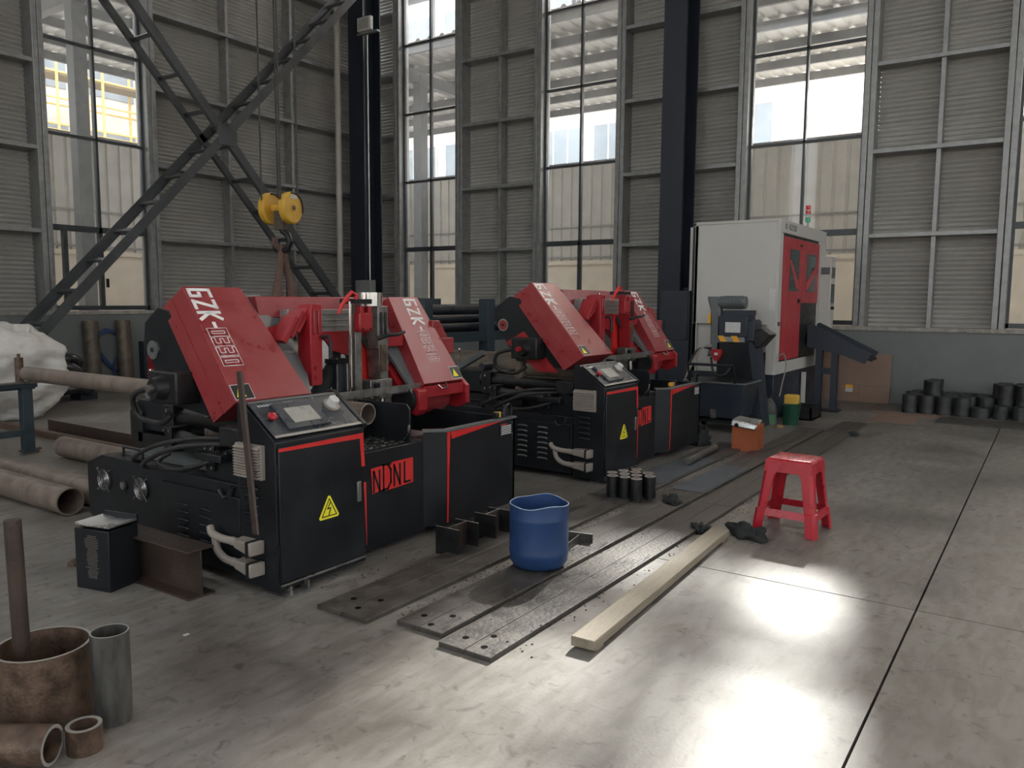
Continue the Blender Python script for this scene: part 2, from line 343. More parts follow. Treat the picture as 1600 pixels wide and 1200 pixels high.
# lattice cross bracing
def brace(p, q, label):
    o = thing('cross_brace', label, 'brace')
    for y in (11.27, 11.9):
        d = (Vector((q[0], 0, q[1]))-Vector((p[0], 0, p[1]))); L = d.length; ang = math.atan2(d.z, d.x)
        mtx = Matrix.Translation((p[0], y, p[1])) @ Matrix.Rotation(-ang, 4, 'Y')
        MB(mtx).box(0, L, -.012, .0, -.07, .07).box(0, L, 0, .07 if y < 11.7 else -.07, -.07, -.058).build('chord', 'brace', o)
    n = int(L/.62)
    for i in range(1, n):
        t = i/n; x = p[0]+(q[0]-p[0])*t; z = p[1]+(q[1]-p[1])*t
        MB(Matrix.Translation((x, 0, z)) @ Matrix.Rotation(-ang, 4, 'Y')).box(-.03, .03, 11.27, 11.9, -.02, .02).build('batten', 'brace', o)
    return o
b1 = brace((4.5, .18), (11.95, 7.92), 'grey lattice brace rising from the bag at lower left to the corner column')
b2 = brace((4.5, 8.2), (11.85, .15), 'grey lattice brace falling from upper left to behind the front saw')
MB().box(8.1, 8.45, 11.24, 11.258, 3.92, 4.24).build('gusset_plate', 'brace', b1)

dp = thing('downpipe', 'beige plastic rainwater pipe beside the corner column', 'pipe', (11.72, 12.33, 0))
MB().cyl((0, 0, .02), (0, 0, 10.2), .062).build('pipe', 'pvc', dp)
for z in (1.5, 2.75, 3.6, 5.2, 6.8, 8.4): MB().cyl((0, 0, z), (0, 0, z+.09), .070).build('coupling', 'pvc', dp)

jb = thing('junction_box', 'grey electrical box low on the corner column', 'electrical box', (11.86, 11.5, 1.45))
MB().box(-.12, .02, -.02, .42, 0, .40).build('enclosure', 'boxgrey', jb, bev=.008)
MB().box(-.135, -.12, 0, .40, .02, .38).build('cover', 'boxgrey', jb, bev=.004)
MB().cyl((-.02, .10, .4), (-.02, .10, 5.2), .012, n=8).build('conduit', 'white', jb)
fd = thing('floodlight', 'small white floodlight high on the corner column', 'lamp', (11.85, 11.45, 6.72))
MB().box(-.10, -.02, -.02, .34, 0, .26).build('housing', 'paper', fd, bev=.01)
MB().box(-.115, -.10, .03, .29, .03, .23).build('lens', 'screen', fd)
MB().box(-.02, .06, -.12, .42, -.03, 0).build('bracket', 'girt', fd)

# ---------------------------------------------------------------- outside
ex = struct('floor_yard'); ex.name = 'ground'
MB().box(13.2, 90, -60, 90, -.2, -.02).box(-60, 13.2, 13.2, 90, -.2, -.02).build('yard_slab', 'yard', ex)
def profiled(wall, a0, a1, z0, z1, D, parent):
    m = MB(); pitch = .3; x = a0; pts = []
    while x < a1:
        pts += [(x, 0), (x+.20, 0), (x+.22, .035), (x+.28, .035)]; x += pitch
    vs = []; fs = []
    for x, d in pts:
        for z in (z0, z1): vs.append((D+d, x, z) if wall == 'R' else (x, D+d, z))
    for i in range(len(pts)-1): fs.append((2*i, 2*i+1, 2*i+3, 2*i+2))
    return m.add(vs, fs).build('profiled_sheet', 'fence', parent, smooth=0)
def yard_wall(wall, D, a0, a1, zt, label):
    t = thing('boundary_wall', label, 'wall')
    def bx(q0, q1, z0, z1, d0, d1): return MB().box(D+d0, D+d1, q0, q1, z0, z1) if wall == 'R' else MB().box(q0, q1, D+d0, D+d1, z0, z1)
    bx(a0, a1, -.02, 2.42, -.1, .2).build('rendered_base', 'beigew', t)
    bx(a0, a1, 2.42, 2.52, -.16, .2).build('coping', 'beigew', t)
    profiled(wall, a0, a1, 2.5, zt, D, t)
    for z in (2.62, 3.42): bx(a0, a1, z-.02, z+.02, -.04, -.01).build('rail', 'girt', t)
    bx(a0, a1, zt, zt+.05, -.06, .08).build('capping', 'purlin', t)
    return t
yard_wall('R', 18.7, -14, 21.5, 5.05, 'cream profiled sheet wall on a beige base outside the right windows')
yard_wall('L', 18.3, -12, 19.5, 5.05, 'cream profiled sheet wall on a beige base outside the left window')
def canopy(wall, d0, d1, a0, a1, z, label, posts, step):
    t = thing('canopy', label, 'canopy')
    def bx(m, q0, q1, z0, z1, e0, e1): return m.box(e0, e1, q0, q1, z0, z1) if wall == 'R' else m.box(q0, q1, e0, e1, z0, z1)
    # ribbed sheet, ribs running outward
    pts = []; x = a0
    while x < a1: pts += [(x, 0), (x+.22, 0), (x+.25, .05), (x+.33, .05), (x+.36, 0)]; x += .36
    vs = []; fs = []
    for x, h in pts:
        for e in (d0, d1): vs.append((e, x, z+h) if wall == 'R' else (x, e, z+h))
    for i in range(len(pts)-1): fs.append((2*i, 2*i+1, 2*i+3, 2*i+2))
    MB().add(vs, fs).build('roof_sheet', 'canopys', t, smooth=0)
    n = 6
    for i in range(n):
        e = d0+.1+(d1-d0-.3)*i/(n-1)
        bx(MB(), a0, a1, z-.22, z-.02, e, e+.08).build('purlin', 'purlin', t)
    for a in step: bx(MB(), a-.1, a+.1, z-.5, z-.22, d0+.1, d1-.1).build('rafter', 'purlin', t)
    for e, a in posts: (MB().box(e-.13, e+.13, a-.13, a+.13, -.02, z-.3) if wall == 'R' else MB().box(a-.13, a+.13, e-.13, e+.13, -.02, z-.3)).build('post', 'purlin', t)
    return t
canopy('R', 14.7, 22.4, -12, 24, 7.5, 'ribbed sheet canopy on steel purlins outside the right windows', [(16.2, 14.0), (16.2, -3.5)], [-3.5, 14.0])
canopy('L', 14.6, 21.4, -12, 13.5, 7.6, 'ribbed sheet canopy on steel purlins outside the left window', [(16.0, 8.4), (16.0, -.5)], [-.5, 8.4])
def building(x0, x1, y0, y1, h, faces, label, m='pinkw', floors=3.4, z0w=0):
    t = thing('building', label, 'building')
    MB().box(x0, x1, y0, y1, -.02, h).build('walls', m, t)
    MB().box(x0-.3, x1+.3, y0-.3, y1+.3, h, h+.5).build('parapet', 'beigew', t)
    nz = int(h/floors)
    for k in range(nz):
        z = 1.2+k*floors
        if z < z0w: continue
        if 'x' in faces:
            y = y0+.8
            while y+2.4 < min(y1, 38):
                MB().box(x0-.06, x0, y, y+2.4, z, z+1.7).build('window', 'farwin', t)
                for q in (0, .8, 1.6, 2.4): MB().box(x0-.1, x0-.05, y+q-.03, y+q+.03, z, z+1.7).build('glazing_bar', 'white', t)
                y += 3.0
        if 'y' in faces:
            x = x0+.8
            while x+2.4 < min(x1, 34):
                MB().box(x, x+2.4, y0-.06, y0, z, z+1.7).build('window', 'farwin', t)
                x += 3.4
    return t
rp = thing('shadow_pipework', 'unseen stack and pipe added on the right hand canopy to cast shadow bands', 'pipe', (15.5, 0, 7.5))  # added out of view to cast the dark bands in the sun patch
MB().cyl((0, 3.68, .05), (0, 3.68, 6.0), .13, n=20).build('shadow_stack', 'purlin', rp)
MB().cyl((0, -6, 1.36), (0, 14, 1.36), .14, n=20).build('shadow_pipe', 'purlin', rp)
for y in (-5, -1, 6, 9, 13): MB().box(-.05, .05, y-.05, y+.05, .02, 1.23).build('shadow_pipe_support', 'purlin', rp)
building(34, 50, 9.4, 60, 25, 'x', 'pale pink factory block with ribbon windows beyond the right hand canopy', z0w=4)
building(40, 60, -20, 5.5, 7.0, 'x', 'low white building in bright sun beyond the third window', 'fence')
building(-10, 30, 40, 60, 14, 'y', 'pale building behind scaffolding beyond the left window', 'fence')
sc_ = thing('scaffolding', 'yellow tube scaffolding beyond the left window', 'scaffold', (0, 36, 0))
pm = MB().cyl((0, 0, 0), (0, 0, 13), .06, n=8).mesh('upright', 'scaff'); lm = MB().cyl((0, 0, 0), (16, 0, 0), .045, n=8).mesh('ledger', 'scaff')
for y in (0, 1.3):
    for i in range(9): share(pm, 'upright', sc_, (12+i*2, y, 0))
    for k in range(11): share(lm, 'ledger', sc_, (12, y, 1.2+k*1.1))
for i in range(6): MB().cyl((12+i*3, 0, 2), (14.5+i*3, 0, 8), .045, n=8).build('diagonal', 'scaff', sc_)
for k in range(3): MB().box(12, 28, .1, 1.2, 4.4+k*3.3, 4.5+k*3.3).build('deck', 'wood', sc_)
#@@PART2
# ---------------------------------------------------------------- band saws
def glyph_paths():
    G = {}
    G['G'] = [[(.8, 1), (.12, 1), (.12, 0), (.8, 0), (.8, .45), (.5, .45)]]
    G['Z'] = [[(.1, 1), (.8, 1), (.12, 0), (.85, 0)]]
    G['K'] = [[(.12, 1), (.12, 0)], [(.8, 1), (.16, .5), (.8, 0)]]
    G['-'] = [[(.05, .5), (.35, .5)]]
    G['0'] = [[(.12, 0), (.12, 1), (.8, 1), (.8, 0), (.12, 0)]]
    G['3'] = [[(.12, 1), (.8, 1), (.8, .5), (.25, .5)], [(.8, .5), (.8, 0), (.12, 0)]]
    G['N'] = [[(.1, 0), (.1, 1), (.75, 0), (.75, 1)]]
    G['D'] = [[(.12, 0), (.12, 1), (.5, 1), (.8, .75), (.8, .25), (.5, 0), (.12, 0)]]
    G['L'] = [[(.12, 1), (.12, 0), (.75, 0)]]
    return G
GL = glyph_paths()
def write(mb, text, fr, u0, v0, cw, ch, wd, th, slant=0):
    u = u0
    for c in text:
        if c == '-': step = .45
        else: step = 1
        if c in GL:
            for pl in GL[c]: stroke(mb, [(u+(p[0]*.82+slant*p[1])*cw, v0+p[1]*ch) for p in pl], wd, th, fr)
        u += cw*step

def hose(pts, r=.012, n=8, steps=6):
    P = [Vector(p) for p in pts]; out = []
    for i in range(len(P)-1):
        p0 = P[max(i-1, 0)]; p1 = P[i]; p2 = P[i+1]; p3 = P[min(i+2, len(P)-1)]
        for k in range(steps):
            t = k/steps
            out.append(.5*((2*p1)+(p2-p0)*t+(2*p0-5*p1+4*p2-p3)*t*t+(3*p1-p0-3*p2+p3)*t**3))
    out.append(P[-1]); return MB().path(out, r, n)

def bandsaw(loc, label, dy, dz, first):
    R = thing('band_saw', label, 'machine', loc)
    # --- control cabinet
    MB().prism([(0, .03), (0, .765), (.02, .785), (.235, .94), (.28, .94), (.28, .03)], 'x', 0, .595).build('control_cabinet', 'black', R, bev=.004)
    MB().prism([(-.001, .765), (-.006, .79), (.23, .955), (.30, .955), (.30, .92), (.235, .93)], 'x', .585, .612).build('cabinet_edge', 'black', R, bev=.003)
    d = MB().box(.012, .583, -.012, .0, .068, .742).build('door', 'black', R, bev=.004)
    MB().box(.010, .585, -.014, -.004, .055, .066).build('door_trim', 'screw', d)
    MB().box(.520, .548, -.022, -.012, .375, .485).build('door_handle', 'steel', d, bev=.003)
    for z in (.2, .6): MB().box(-.008, .012, -.006, .004, z, z+.06).build('hinge', 'black', R)
    MB().prism([(.012, .722), (.012, .738), (.572, .742), (.583, .56), (.560, .56), (.548, .715)], 'y', -.0145, -.011).build('red_stripe', 'red2', d)
    MB().prism([(.574, .47), (.590, .47), (.592, .12)], 'y', -.0145, -.011).build('red_stripe', 'red2', d)
    s = MB().prism([(.262, .330), (.382, .330), (.390, .340), (.330, .448), (.318, .448), (.256, .340)], 'y', -.015, -.012).build('hazard_sign', 'yel', d)
    m = MB()
    fr = lambda u, v, n: (u, -.0152-n*.001, v)
    stroke(m, [(.274, .344), (.324, .433), (.372, .344)], .005, 1, fr, True)
    stroke(m, [(.330, .412), (.312, .382), (.332, .384), (.320, .350)], .006, 1, fr)
    m.build('bolt_symbol', 'black', s)
    for q in ((.05, .035), (.16, .035)): MB().box(q[0], q[0]+.012, -.03, .1, .0, .05).build('foot_gusset', 'screw' if q[0] < .1 else 'steel', R)
    MB().box(.0, .20, -.05, .12, .0, .012).build('foot_plate', 'steel', R)
    # sloping console face
    sl = Matrix.Translation((0, .012, .782)) @ Matrix.Rotation(math.atan2(.155, .215), 4, 'X')
    pn = MB(sl).box(.012, .582, .0, .262, .004, .010).build('console_plate', 'panel', R, bev=.002)
    MB(sl).box(.012, .582, -.004, .012, .010, .013).build('scuffed_edge', 'cut', pn)
    MB(sl).box(.012, .582, .248, .262, .010, .013).build('console_trim', 'greyp', pn)
    sc = MB(sl).box(.115, .385, .030, .215, .010, .028).build('touch_panel', 'panel', R, bev=.004)
    MB(sl).box(.165, .335, .062, .170, .028, .031).build('screen', 'screen', sc)
    b = MB(sl).cyl((.062, .12, .010), (.062, .12, .034), .014).build('stop_button_stem', 'black', R)
    MB(sl).lathe([(.0, .052), (.016, .050), (.024, .042), (.024, .032), (0, .032)][::-1], (.062, .12, 0)).build('emergency_stop_button', 'stool', R)
    k = MB(sl).cyl((.49, .165, .010), (.49, .165, .020), .046, n=28).build('dial_plate', 'beige', R)
    MB(sl).cyl((.49, .165, .020), (.49, .165, .058), .033, .028, n=24).build('dial_knob', 'paper', R)
    MB(sl).box(.395, .398, .02, .25, .010, .012).build('panel_seam', 'greyp', pn)
    for u, v in ((.41, .235), (.57, .04), (.41, .03), (.57, .235)): MB(sl).cyl((u, v, .009), (u, v, .014), .005, n=8).build('screw', 'screw', pn)
    m = MB(); frs = lambda u, v, n: tuple(sl @ Vector((u, v, .011+n*.001)))
    for i in range(13):
        u = .055+i*.0175; stroke(m, [(u, .232), (u, .219)], .003, 1, frs); stroke(m, [(u, .226), (u+.008, .226), (u+.008, .219)], .003, 1, frs)
    m.build('console_lettering', 'white', pn)
    # --- cabinet left side fittings
    v = MB().box(-.028, 0, .072, .268, .578, .748).build('vent_cover', 'beige', R, bev=.003)
    for i in range(11):
        z = .590+i*.0140; MB().prism([(-.028, z), (-.044, z-.003), (-.044, z+.001), (-.028, z+.009)], 'y', .076, .264).build('louvre', 'beige', v)
    for i in range(5):
        z = .345+i*.043
        MB().lathe([(0, 0), (.0085, 0)], (0, 0, 0), 6)
        MB().path([(0, .13, z+.004), (-.008, .142, z+.010), (-.010, .18, z+.012), (-.008, .218, z+.010), (0, .230, z+.004)], .0075, 8).build('louvre', 'black', R)
    for z in (.145, .252):
        p = MB().hexa([(-.085, .10, z-.045), (0, .09, z-.045), (0, .26, z-.040), (-.06, .26, z-.030), (-.085, .10, z+.025), (0, .09, z+.025), (0, .26, z+.020), (-.06, .26, z+.010)]).build('plug_connector', 'beige', R, bev=.008)
        MB().box(-.092, -.0, .115, .125, z-.048, z+.030).build('latch_clip', 'black', p)
        MB().cyl((-.03, .26, z-.012), (-.03, .31, z-.010), .022).build('cable_gland', 'beige', p)
    hose([(-.03, .30, .242), (-.04, .38, .245), (-.05, .44, .262), (-.04, .47, .29)], .020, 10).build('grey_cable', 'beige', R)
    hose([(-.03, .30, .135), (-.04, .36, .145), (-.045, .41, .185), (-.04, .43, .25)], .020, 10).build('grey_cable', 'beige', R)
    # --- middle front panel with the logo
    MB().box(.595, 1.22, .105, .32, .03, .598).build('front_panel', 'black', R, bev=.004)
    MB().box(.60, .64, .09, .12, .03, .30).build('panel_fold', 'black', R)
    lg = MB().prism([(.745, .500), (.880, .505), (.893, .490), (.925, .512), (1.100, .512), (1.100, .362), (.860, .352), (.848, .368), (.755, .352)], 'y', .099, .104).build('logo_plate', 'red2', R)
    m = MB(); frl = lambda u, v_, n: (u, .0988-n*.001, v_)
    write(m, 'N', frl, .758, .362, .088, .118, .013, 1); write(m, 'D', frl, .834, .362, .108, .145, .013, 1); write(m, 'N', frl, .926, .372, .092, .118, .014, 1); write(m, 'L', frl, 1.014, .375, .092, .118, .014, 1)
    m.build('logo_lettering', 'black', lg)
    # --- tray box on the right
    m = MB()
    m.prism([(1.20, .105), (1.30, 0), (2.04, 0), (2.04, .02), (1.31, .02), (1.22, .12)], 'z', .06, .655)
    m.box(2.02, 2.04, 0, 1.35, .06, .655); m.box(1.2, 2.04, 1.33, 1.35, .06, .655); m.box(1.33, 2.03, .03, 1.34, .30, .32); m.box(1.2, 1.22, .12, 1.34, .06, .45)
    m.build('coolant_tray', 'black', R)
    MB().prism([(1.19, .10), (1.295, -.01), (2.05, -.01), (2.05, .045), (1.32, .045), (1.23, .14)], 'z', .650, .662).build('tray_rim', 'greyp', R)
    MB().prism([(1.302, .648), (1.345, .648), (1.345, .50), (1.215, .10), (1.205, .10), (1.302, .50)][::1], 'y', -.004, -.0).build('red_stripe', 'red2', R) if False else None
    MB().prism([(1.302, .646), (1.330, .646), (1.320, .45), (1.310, .08), (1.302, .08)], 'y', -.004, .0).build('red_stripe', 'red2', R)
    MB().prism([(1.335, .646), (1.94, .650), (1.345, .600)], 'y', -.004, .0).build('red_stripe', 'red2', R)
    nm = MB().box(1.855, 2.005, -.006, 0, .540, .630).build('rating_plate', 'black', R)
    for i in range(5): MB().box(1.870, 1.985, -.009, -.006, .552+i*.013, .559+i*.013).build('rating_lines', 'paper', nm)
    MB().box(1.870, 1.93, -.009, -.006, .617, .624).build('rating_heading', 'red2', nm)
    for u in (1.862, 1.998):
        for z in (.546, .624): MB().cyl((u, -.009, z), (u, -.005, z), .004, n=8).build('screw', 'screw', nm)
    hk = MB().path([(1.95, .03, .66), (1.95, .03, .70), (1.97, .03, .735), (2.01, .03, .745), (2.04, .03, .72), (2.04, .03, .66)], .010, 8).build('cable_bracket', 'blackm', R)
    MB().box(1.955, 2.035, .035, .041, .66, .735).build('bracket_plate', 'blackm', hk)
    # --- bed and table
    MB().box(.40, 1.22, .30, 1.85, .05, .585).build('machine_bed', 'blackm', R)
    tb = MB().box(.60, 1.24, .12, .62, .585, .600).build('table_plate', 'blackm', R)
    for j in range(7):
        for i in range(9 if j % 2 else 8):
            x = .665+i*.052+(.0 if j % 2 else .026); y = .16+j*.055
            MB().box(x, x+.030, y, y+.012, .600, .606).build('grid_rib', 'chrome' if (i+j) % 3 == 0 else 'steel', tb)
    MB().prism([(.10, .598), (.10, .80), (.13, .845), (.30, .845), (.34, .80), (.34, .598)], 'x', .655, .668).build('vise_plate', 'black', R, bev=.003)
    pv = MB().prism([(1.08, .598), (1.08, .79), (1.11, .83), (1.30, .83), (1.30, .598)][::1], 'y', .0, .0) if False else None
    MB().prism([(.12, .598), (.12, .80), (.15, .83), (.56, .83), (.56, .598)], 'x', 1.095, 1.108).build('vise_plate', 'black', R, bev=.003)
    hose([(1.09, .16, .62), (1.09, .13, .66), (1.09, .12, .71)], .008).build('coolant_nozzle', 'chrome', R)
    MB().box(1.22, 1.42, .2, .5, .588, .610).build('chip_guard', 'steel', R)
    MB().box(.72, 1.35, .62, .70, .60, .605).build('vise_jaw_base', 'steel', R)
    # --- rear hydraulic cabinet on the left (fans, gauge, louvres)
    MB().prism([(.28, .05), (.28, .512), (1.62, .520), (1.79, .455), (1.79, .14), (1.6, .05)], 'x', .03, .55).build('hydraulic_cabinet', 'black', R, bev=.004)
    MB().prism([(.30, .05), (.30, .45), (.98, .45), (.98, .05)], 'x', .012, .03).build('service_cover', 'black', R, bev=.003)
    nl = 7 if not first else 5
    for yy in (.58, .78):
        for i in range(nl):
            z = (.17 if first else .14)+i*.043
            MB().path([(.012, yy-.045, z+.004), (.002, yy-.035, z+.010), (.0, yy, z+.012), (.002, yy+.035, z+.010), (.012, yy+.045, z+.004)], .0075, 8).build('louvre', 'black' if first else 'greyp', R)
    MB().path([(.10, 1.50, .52), (.10, 1.50, .57), (.10, 1.30, .57), (.10, 1.30, .52)], .008, 8).build('lid_handle', 'blackm', R)
    if first:
        for yy in (1.19, 1.58):
            f = MB().cyl((.031, yy, .375), (.02, yy, .375), .062, n=28).build('fan_recess', 'rubber', R)
            for r_ in (.016, .028, .040, .052, .062):
                MB().path([(.012, yy+r_*cos(t*pi/12), .375+r_*sin(t*pi/12)) for t in range(24)], .0013, 5, True).build('guard_ring', 'screw', f)
            for t in (45, 135):
                c, s_ = cos(radians(t))*.088, sin(radians(t))*.088
                MB().cyl((.011, yy-c, .375-s_), (.011, yy+c, .375+s_), .0013, n=6).build('guard_bar', 'steel', f)
            for sy in (-1, 1):
                for sz in (-1, 1): MB().cyl((.008, yy+sy*.062, .375+sz*.062), (.02, yy+sy*.062, .375+sz*.062), .005, n=8).build('screw', 'screw', f)
        g = MB().cyl((.031, 1.385, .365), (.022, 1.385, .365), .036, n=24).build('oil_gauge', 'blackm', R)
        MB().cyl((.022, 1.385, .365), (.016, 1.385, .365), .022, n=20).build('gauge_face', 'steel', g)
        MB().path([(.02, 1.47, .19), (-.02, 1.47, .195), (-.05, 1.47, .18), (-.05, 1.47, .13)], .012).build('drain_tap', 'steel', R)
        MB().box(.12, .5, .7, 1.5, .52, .545).build('cabinet_top_plate', 'greyp', R)
    # hydraulic pack: rams, blocks, hoses
    MB().cyl((.12, .52, .63), (.30, 1.25, .63), .045).build('feed_ram', 'blackm', R)
    for xo, y in ((0, .56), (.2, 1.25)):
        q = MB(Matrix.Translation((xo, 0, 0))).box(.03, .17, y-.035, y+.035, .555, .695).build('ram_block', 'blackm', R, bev=.004)
        for a in (-.05, .05):
            for c in (-.05, .05): MB().cyl((xo+.02, y+a*.5, .625+c), (xo+.035, y+a*.5, .625+c), .008, n=8).build('bolt', 'screw', q)
    MB().box(.02, .16, .30, .46, .70, .80).build('valve_block', 'blackm', R, bev=.006)
    MB().box(-.02, .10, .40, .62, .62, .66).build('valve_block', 'black', R, bev=.006)
    MB().prism([(.30, .50), (.30, .66), (.36, .70), (.62, .62), (.62, .52)], 'x', .05, .09).build('bracket_arm', 'black', R)
    MB().path([(.02, .47, .47), (.02, .43, .43), (.02, .38, .45), (.02, .36, .50)], .014).build('hook_bracket', 'blackm', R)
    hose([(.10, .45, .70), (-.05, .70, .68), (-.10, .90, .60), (-.06, 1.02, .54), (.02, .98, .52), (.04, .8, .53), (.02, .62, .58), (.04, .5, .66)], .013).build('hydraulic_hose', 'rubber', R)
    hose([(.12, .48, .72), (.0, .66, .72), (-.06, .92, .66), (-.04, 1.16, .56), (.06, 1.22, .52)], .012).build('hydraulic_hose', 'rubber', R)
    hose([(.04, .42, .66), (-.02, .55, .60), (-.06, .75, .555), (-.02, .95, .56), (.06, .96, .60)], .011).build('hydraulic_hose', 'rubber', R)
    MB().cyl((.42, .5, .72), (.42, 1.5, .72), .06).build('clamp_ram', 'blackm', R)
    vb = MB().box(.42, .75, 1.35, 1.88, .60, .80).build('rear_vise_block', 'black', R, bev=.008)
    MB().prism([(1.8, .52), (1.8, .72), (1.87, .78), (1.94, .72), (1.94, .52)], 'x', .40, .66).build('rear_vise_jaw', 'blackm', R, bev=.004)
    MB().box(.34, .44, 1.36, 1.46, .60, .80).build('end_block', 'blackm', R, bev=.004)
    for z in (.65, .77): MB().cyl((.325, 1.41, z), (.342, 1.41, z), .012, n=10).build('bolt', 'screw', R)
    MB().cyl((.50, 1.84, .80), (.50, 1.84, .97), .006).build('lever_rod', 'steel', R); MB().lathe([(0, -.014), (.012, -.008), (.014, 0), (.012, .008), (0, .014)], (.50, 1.84, .98), 12).build('lever_ball', 'chrome', R)
    MB(Matrix.Translation((.48, 1.70, .88)) @ Matrix.Rotation(radians(-28), 4, 'X')).box(-.03, .03, -.18, .16, -.03, .03).build('cylinder_arm', 'greyp', R, bev=.01)
    MB().cyl((.40, 1.50, .84), (.54, 1.50, .84), .035).build('pivot_roller', 'navy', R)
    # --- sawing bow; everything below moves with it
    Y, Z = dy, dz
    def P(x, y, z): return (x, y+Y, z+Z)
    def cover(xt0, xt1, xb0, xb1, yt, zt, yb, zb, T=(.19, -.125), name='wheel_cover', extra=True):
        A, B = T
        m = MB().hexa([P(xb0, yb, zb), P(xb1, yb, zb), P(xb1, yb+A, zb+B), P(xb0, yb+A, zb+B), P(xt0, yt, zt), P(xt1, yt, zt), P(xt1, yt+A, zt+B), P(xt0, yt+A, zt+B)])
        c = m.build(name, 'red', R, bev=.004)
        A2, B2 = A*.55, B*.55
        MB().hexa([P(xb0-.006, yb+A2, zb+B2), P(xb0+.01, yb+A2, zb+B2), P(xb0+.01, yb+A, zb+B), P(xb0-.006, yb+A, zb+B), P(xt0-.006, yt+A2, zt+B2), P(xt0+.01, yt+A2, zt+B2), P(xt0+.01, yt+A, zt+B), P(xt0-.006, yt+A, zt+B)]).build('side_flange', 'red', c)
        # frame on the front face: u down the slope, v across (+x)
        dn = Vector((0, yb-yt, zb-zt)); L = dn.length; dn.normalize(); nr = Vector((0, dn.z, -dn.y))
        if nr.y > 0: nr = -nr
        def fr(u, v, n):
            t = u/L; x0 = xt0+(xb0-xt0)*t
            p = Vector((x0, yt, zt))+dn*u+nr*(n+.0004); p.x = x0+v; return tuple(P(*p))
        return c, fr, L
    c, fr, L = cover(.222, .610, .130, .634, 1.04, 1.52, .46, .914)
    m = MB(); fr2 = lambda u, v, n: fr(u, .012+v-.0, n)
    write(m, 'GZK-', fr2, .006, .145, .118, -.135, .026, .0015, -.0); m2 = m
    # letters read down the slope, their tops to the right
    m.build('lettering', 'white', c) if False else None
    def text_down(c, fr, u0, v0, cw, ch, sc):
        a = MB(); f2 = lambda u, v, n: fr(u, v, n)
        write(a, 'GZK-', f2, u0, v0, cw, ch, .165*ch, .0012, .0); a.build('lettering', 'white', c)
        a = MB(); write(a, '0330', f2, u0+3.5*cw, v0+.1*ch, cw*.80, ch*.80, .20*ch, .0010, .0); a.build('numeral_outline', 'white', c)
        a = MB(); write(a, '0330', f2, u0+3.5*cw, v0+.1*ch, cw*.80, ch*.80, .13*ch, .0018, .0); a.build('numeral_fill', 'red', c)
    text_down(c, fr, .018, .026, .088, .130, 1)
    lb = MB()
    def sticker(c, fr, L, v0, v1):
        q = [fr(L-.115, v0, 0), fr(L-.115, v1, 0), fr(L-.012, v1, 0), fr(L-.012, v0, 0)]; q2 = [fr(L-.115, v0, .001), fr(L-.115, v1, .001), fr(L-.012, v1, .001), fr(L-.012, v0, .001)]
        MB().hexa(q+q2).build('warning_label', 'paper', c)
        q = [fr(L-.110, v0+.004, .001), fr(L-.110, v1-.004, .001), fr(L-.017, v1-.004, .001), fr(L-.017, v0+.004, .001)]; q2 = [fr(L-.110, v0+.004, .002), fr(L-.110, v1-.004, .002), fr(L-.017, v1-.004, .002), fr(L-.017, v0+.004, .002)]
        MB().hexa(q+q2).build('label_face', 'black', c)
        a = fr(L-.095, v0+.045, .002); b = fr(L-.03, v0+.015, .002); d_ = fr(L-.03, v0+.075, .002); a1 = fr(L-.095, v0+.045, .003); b1_ = fr(L-.03, v0+.015, .003); d1 = fr(L-.03, v0+.075, .003)
        MB().add([a, b, d_, a1, b1_, d1], [(0, 1, 2), (5, 4, 3), (0, 3, 4, 1), (1, 4, 5, 2), (2, 5, 3, 0)]).build('warning_triangle', 'yel', c)
    sticker(c, fr, L, .004, .128)
    hs = MB().prism([(1.26, 1.40), (1.40, 1.31), (1.42, 1.19), (1.33, 1.06), (1.18, .84), (.82, .80), (.70, .80), (.95, 1.15), (1.15, 1.38)], 'x', 0, 1)
    hs.v = [P(.205+.33*v[0], v[1], v[2]) for v in hs.v]; hs.build('wheel_housing', 'black' , R, bev=.006)
    g = MB().cyl(P(.207, 1.32, 1.15), P(.199, 1.32, 1.15), .055, n=28).build('tension_gauge', 'chrome', R)
    MB().cyl(P(.199, 1.32, 1.15), P(.197, 1.32, 1.15), .042, n=24).build('gauge_face', 'greyp' if first else 'red', g)
    MB().cyl(P(.197, 1.32, 1.15), P(.193, 1.32, 1.15), .014, n=16).build('gauge_hub', 'blackm', g)
    gb = MB().box(.06, .21, .88+Y, 1.14+Y, .87+Z, 1.05+Z).build('gearbox', 'blackm', R, bev=.01)
    MB().cyl(P(.06, 1.01, .96), P(.0, 1.01, .96), .07, .055).build('gearbox_flange', 'blackm', R)
    MB().cyl(P(0, 1.01, .96), P(-.03, 1.01, .96), .022).build('drive_hub', 'steel' if first else 'redcast', R)
    if not first:
        MB().prism([(.75+Y, .76+Z), (.95+Y, .76+Z), (1.28+Y, 1.0+Z), (1.1+Y, 1.1+Z)], 'x', .195, .21).build('lower_guard', 'redcast', R)
    hose([P(.08, 1.14, .95), P(.05, 1.28, .90), P(.08, 1.30, .78), P(.12, 1.15, .74), P(.12, 1.02, .80)], .016).build('motor_hose', 'rubber', R)
    # grey inner guard right of the left cover
    MB().add([P(.60, 1.10, 1.475), P(.80, 1.10, 1.475), P(.90, .98, 1.31), P(.94, .89, 1.17), P(.90, .80, 1.03), P(.72, .55, .885), P(.62, .53, .865),
              P(.60, 1.12, 1.46), P(.80, 1.12, 1.46), P(.90, 1.0, 1.295), P(.94, .91, 1.155), P(.90, .82, 1.015), P(.72, .57, .87), P(.62, .55, .85)],
             [(0, 1, 2, 3, 4, 5, 6), (13, 12, 11, 10, 9, 8, 7)]+[(i, (i+1) % 7, 7+(i+1) % 7, 7+i) for i in range(7)]).build('inner_guard', 'greyp', R)
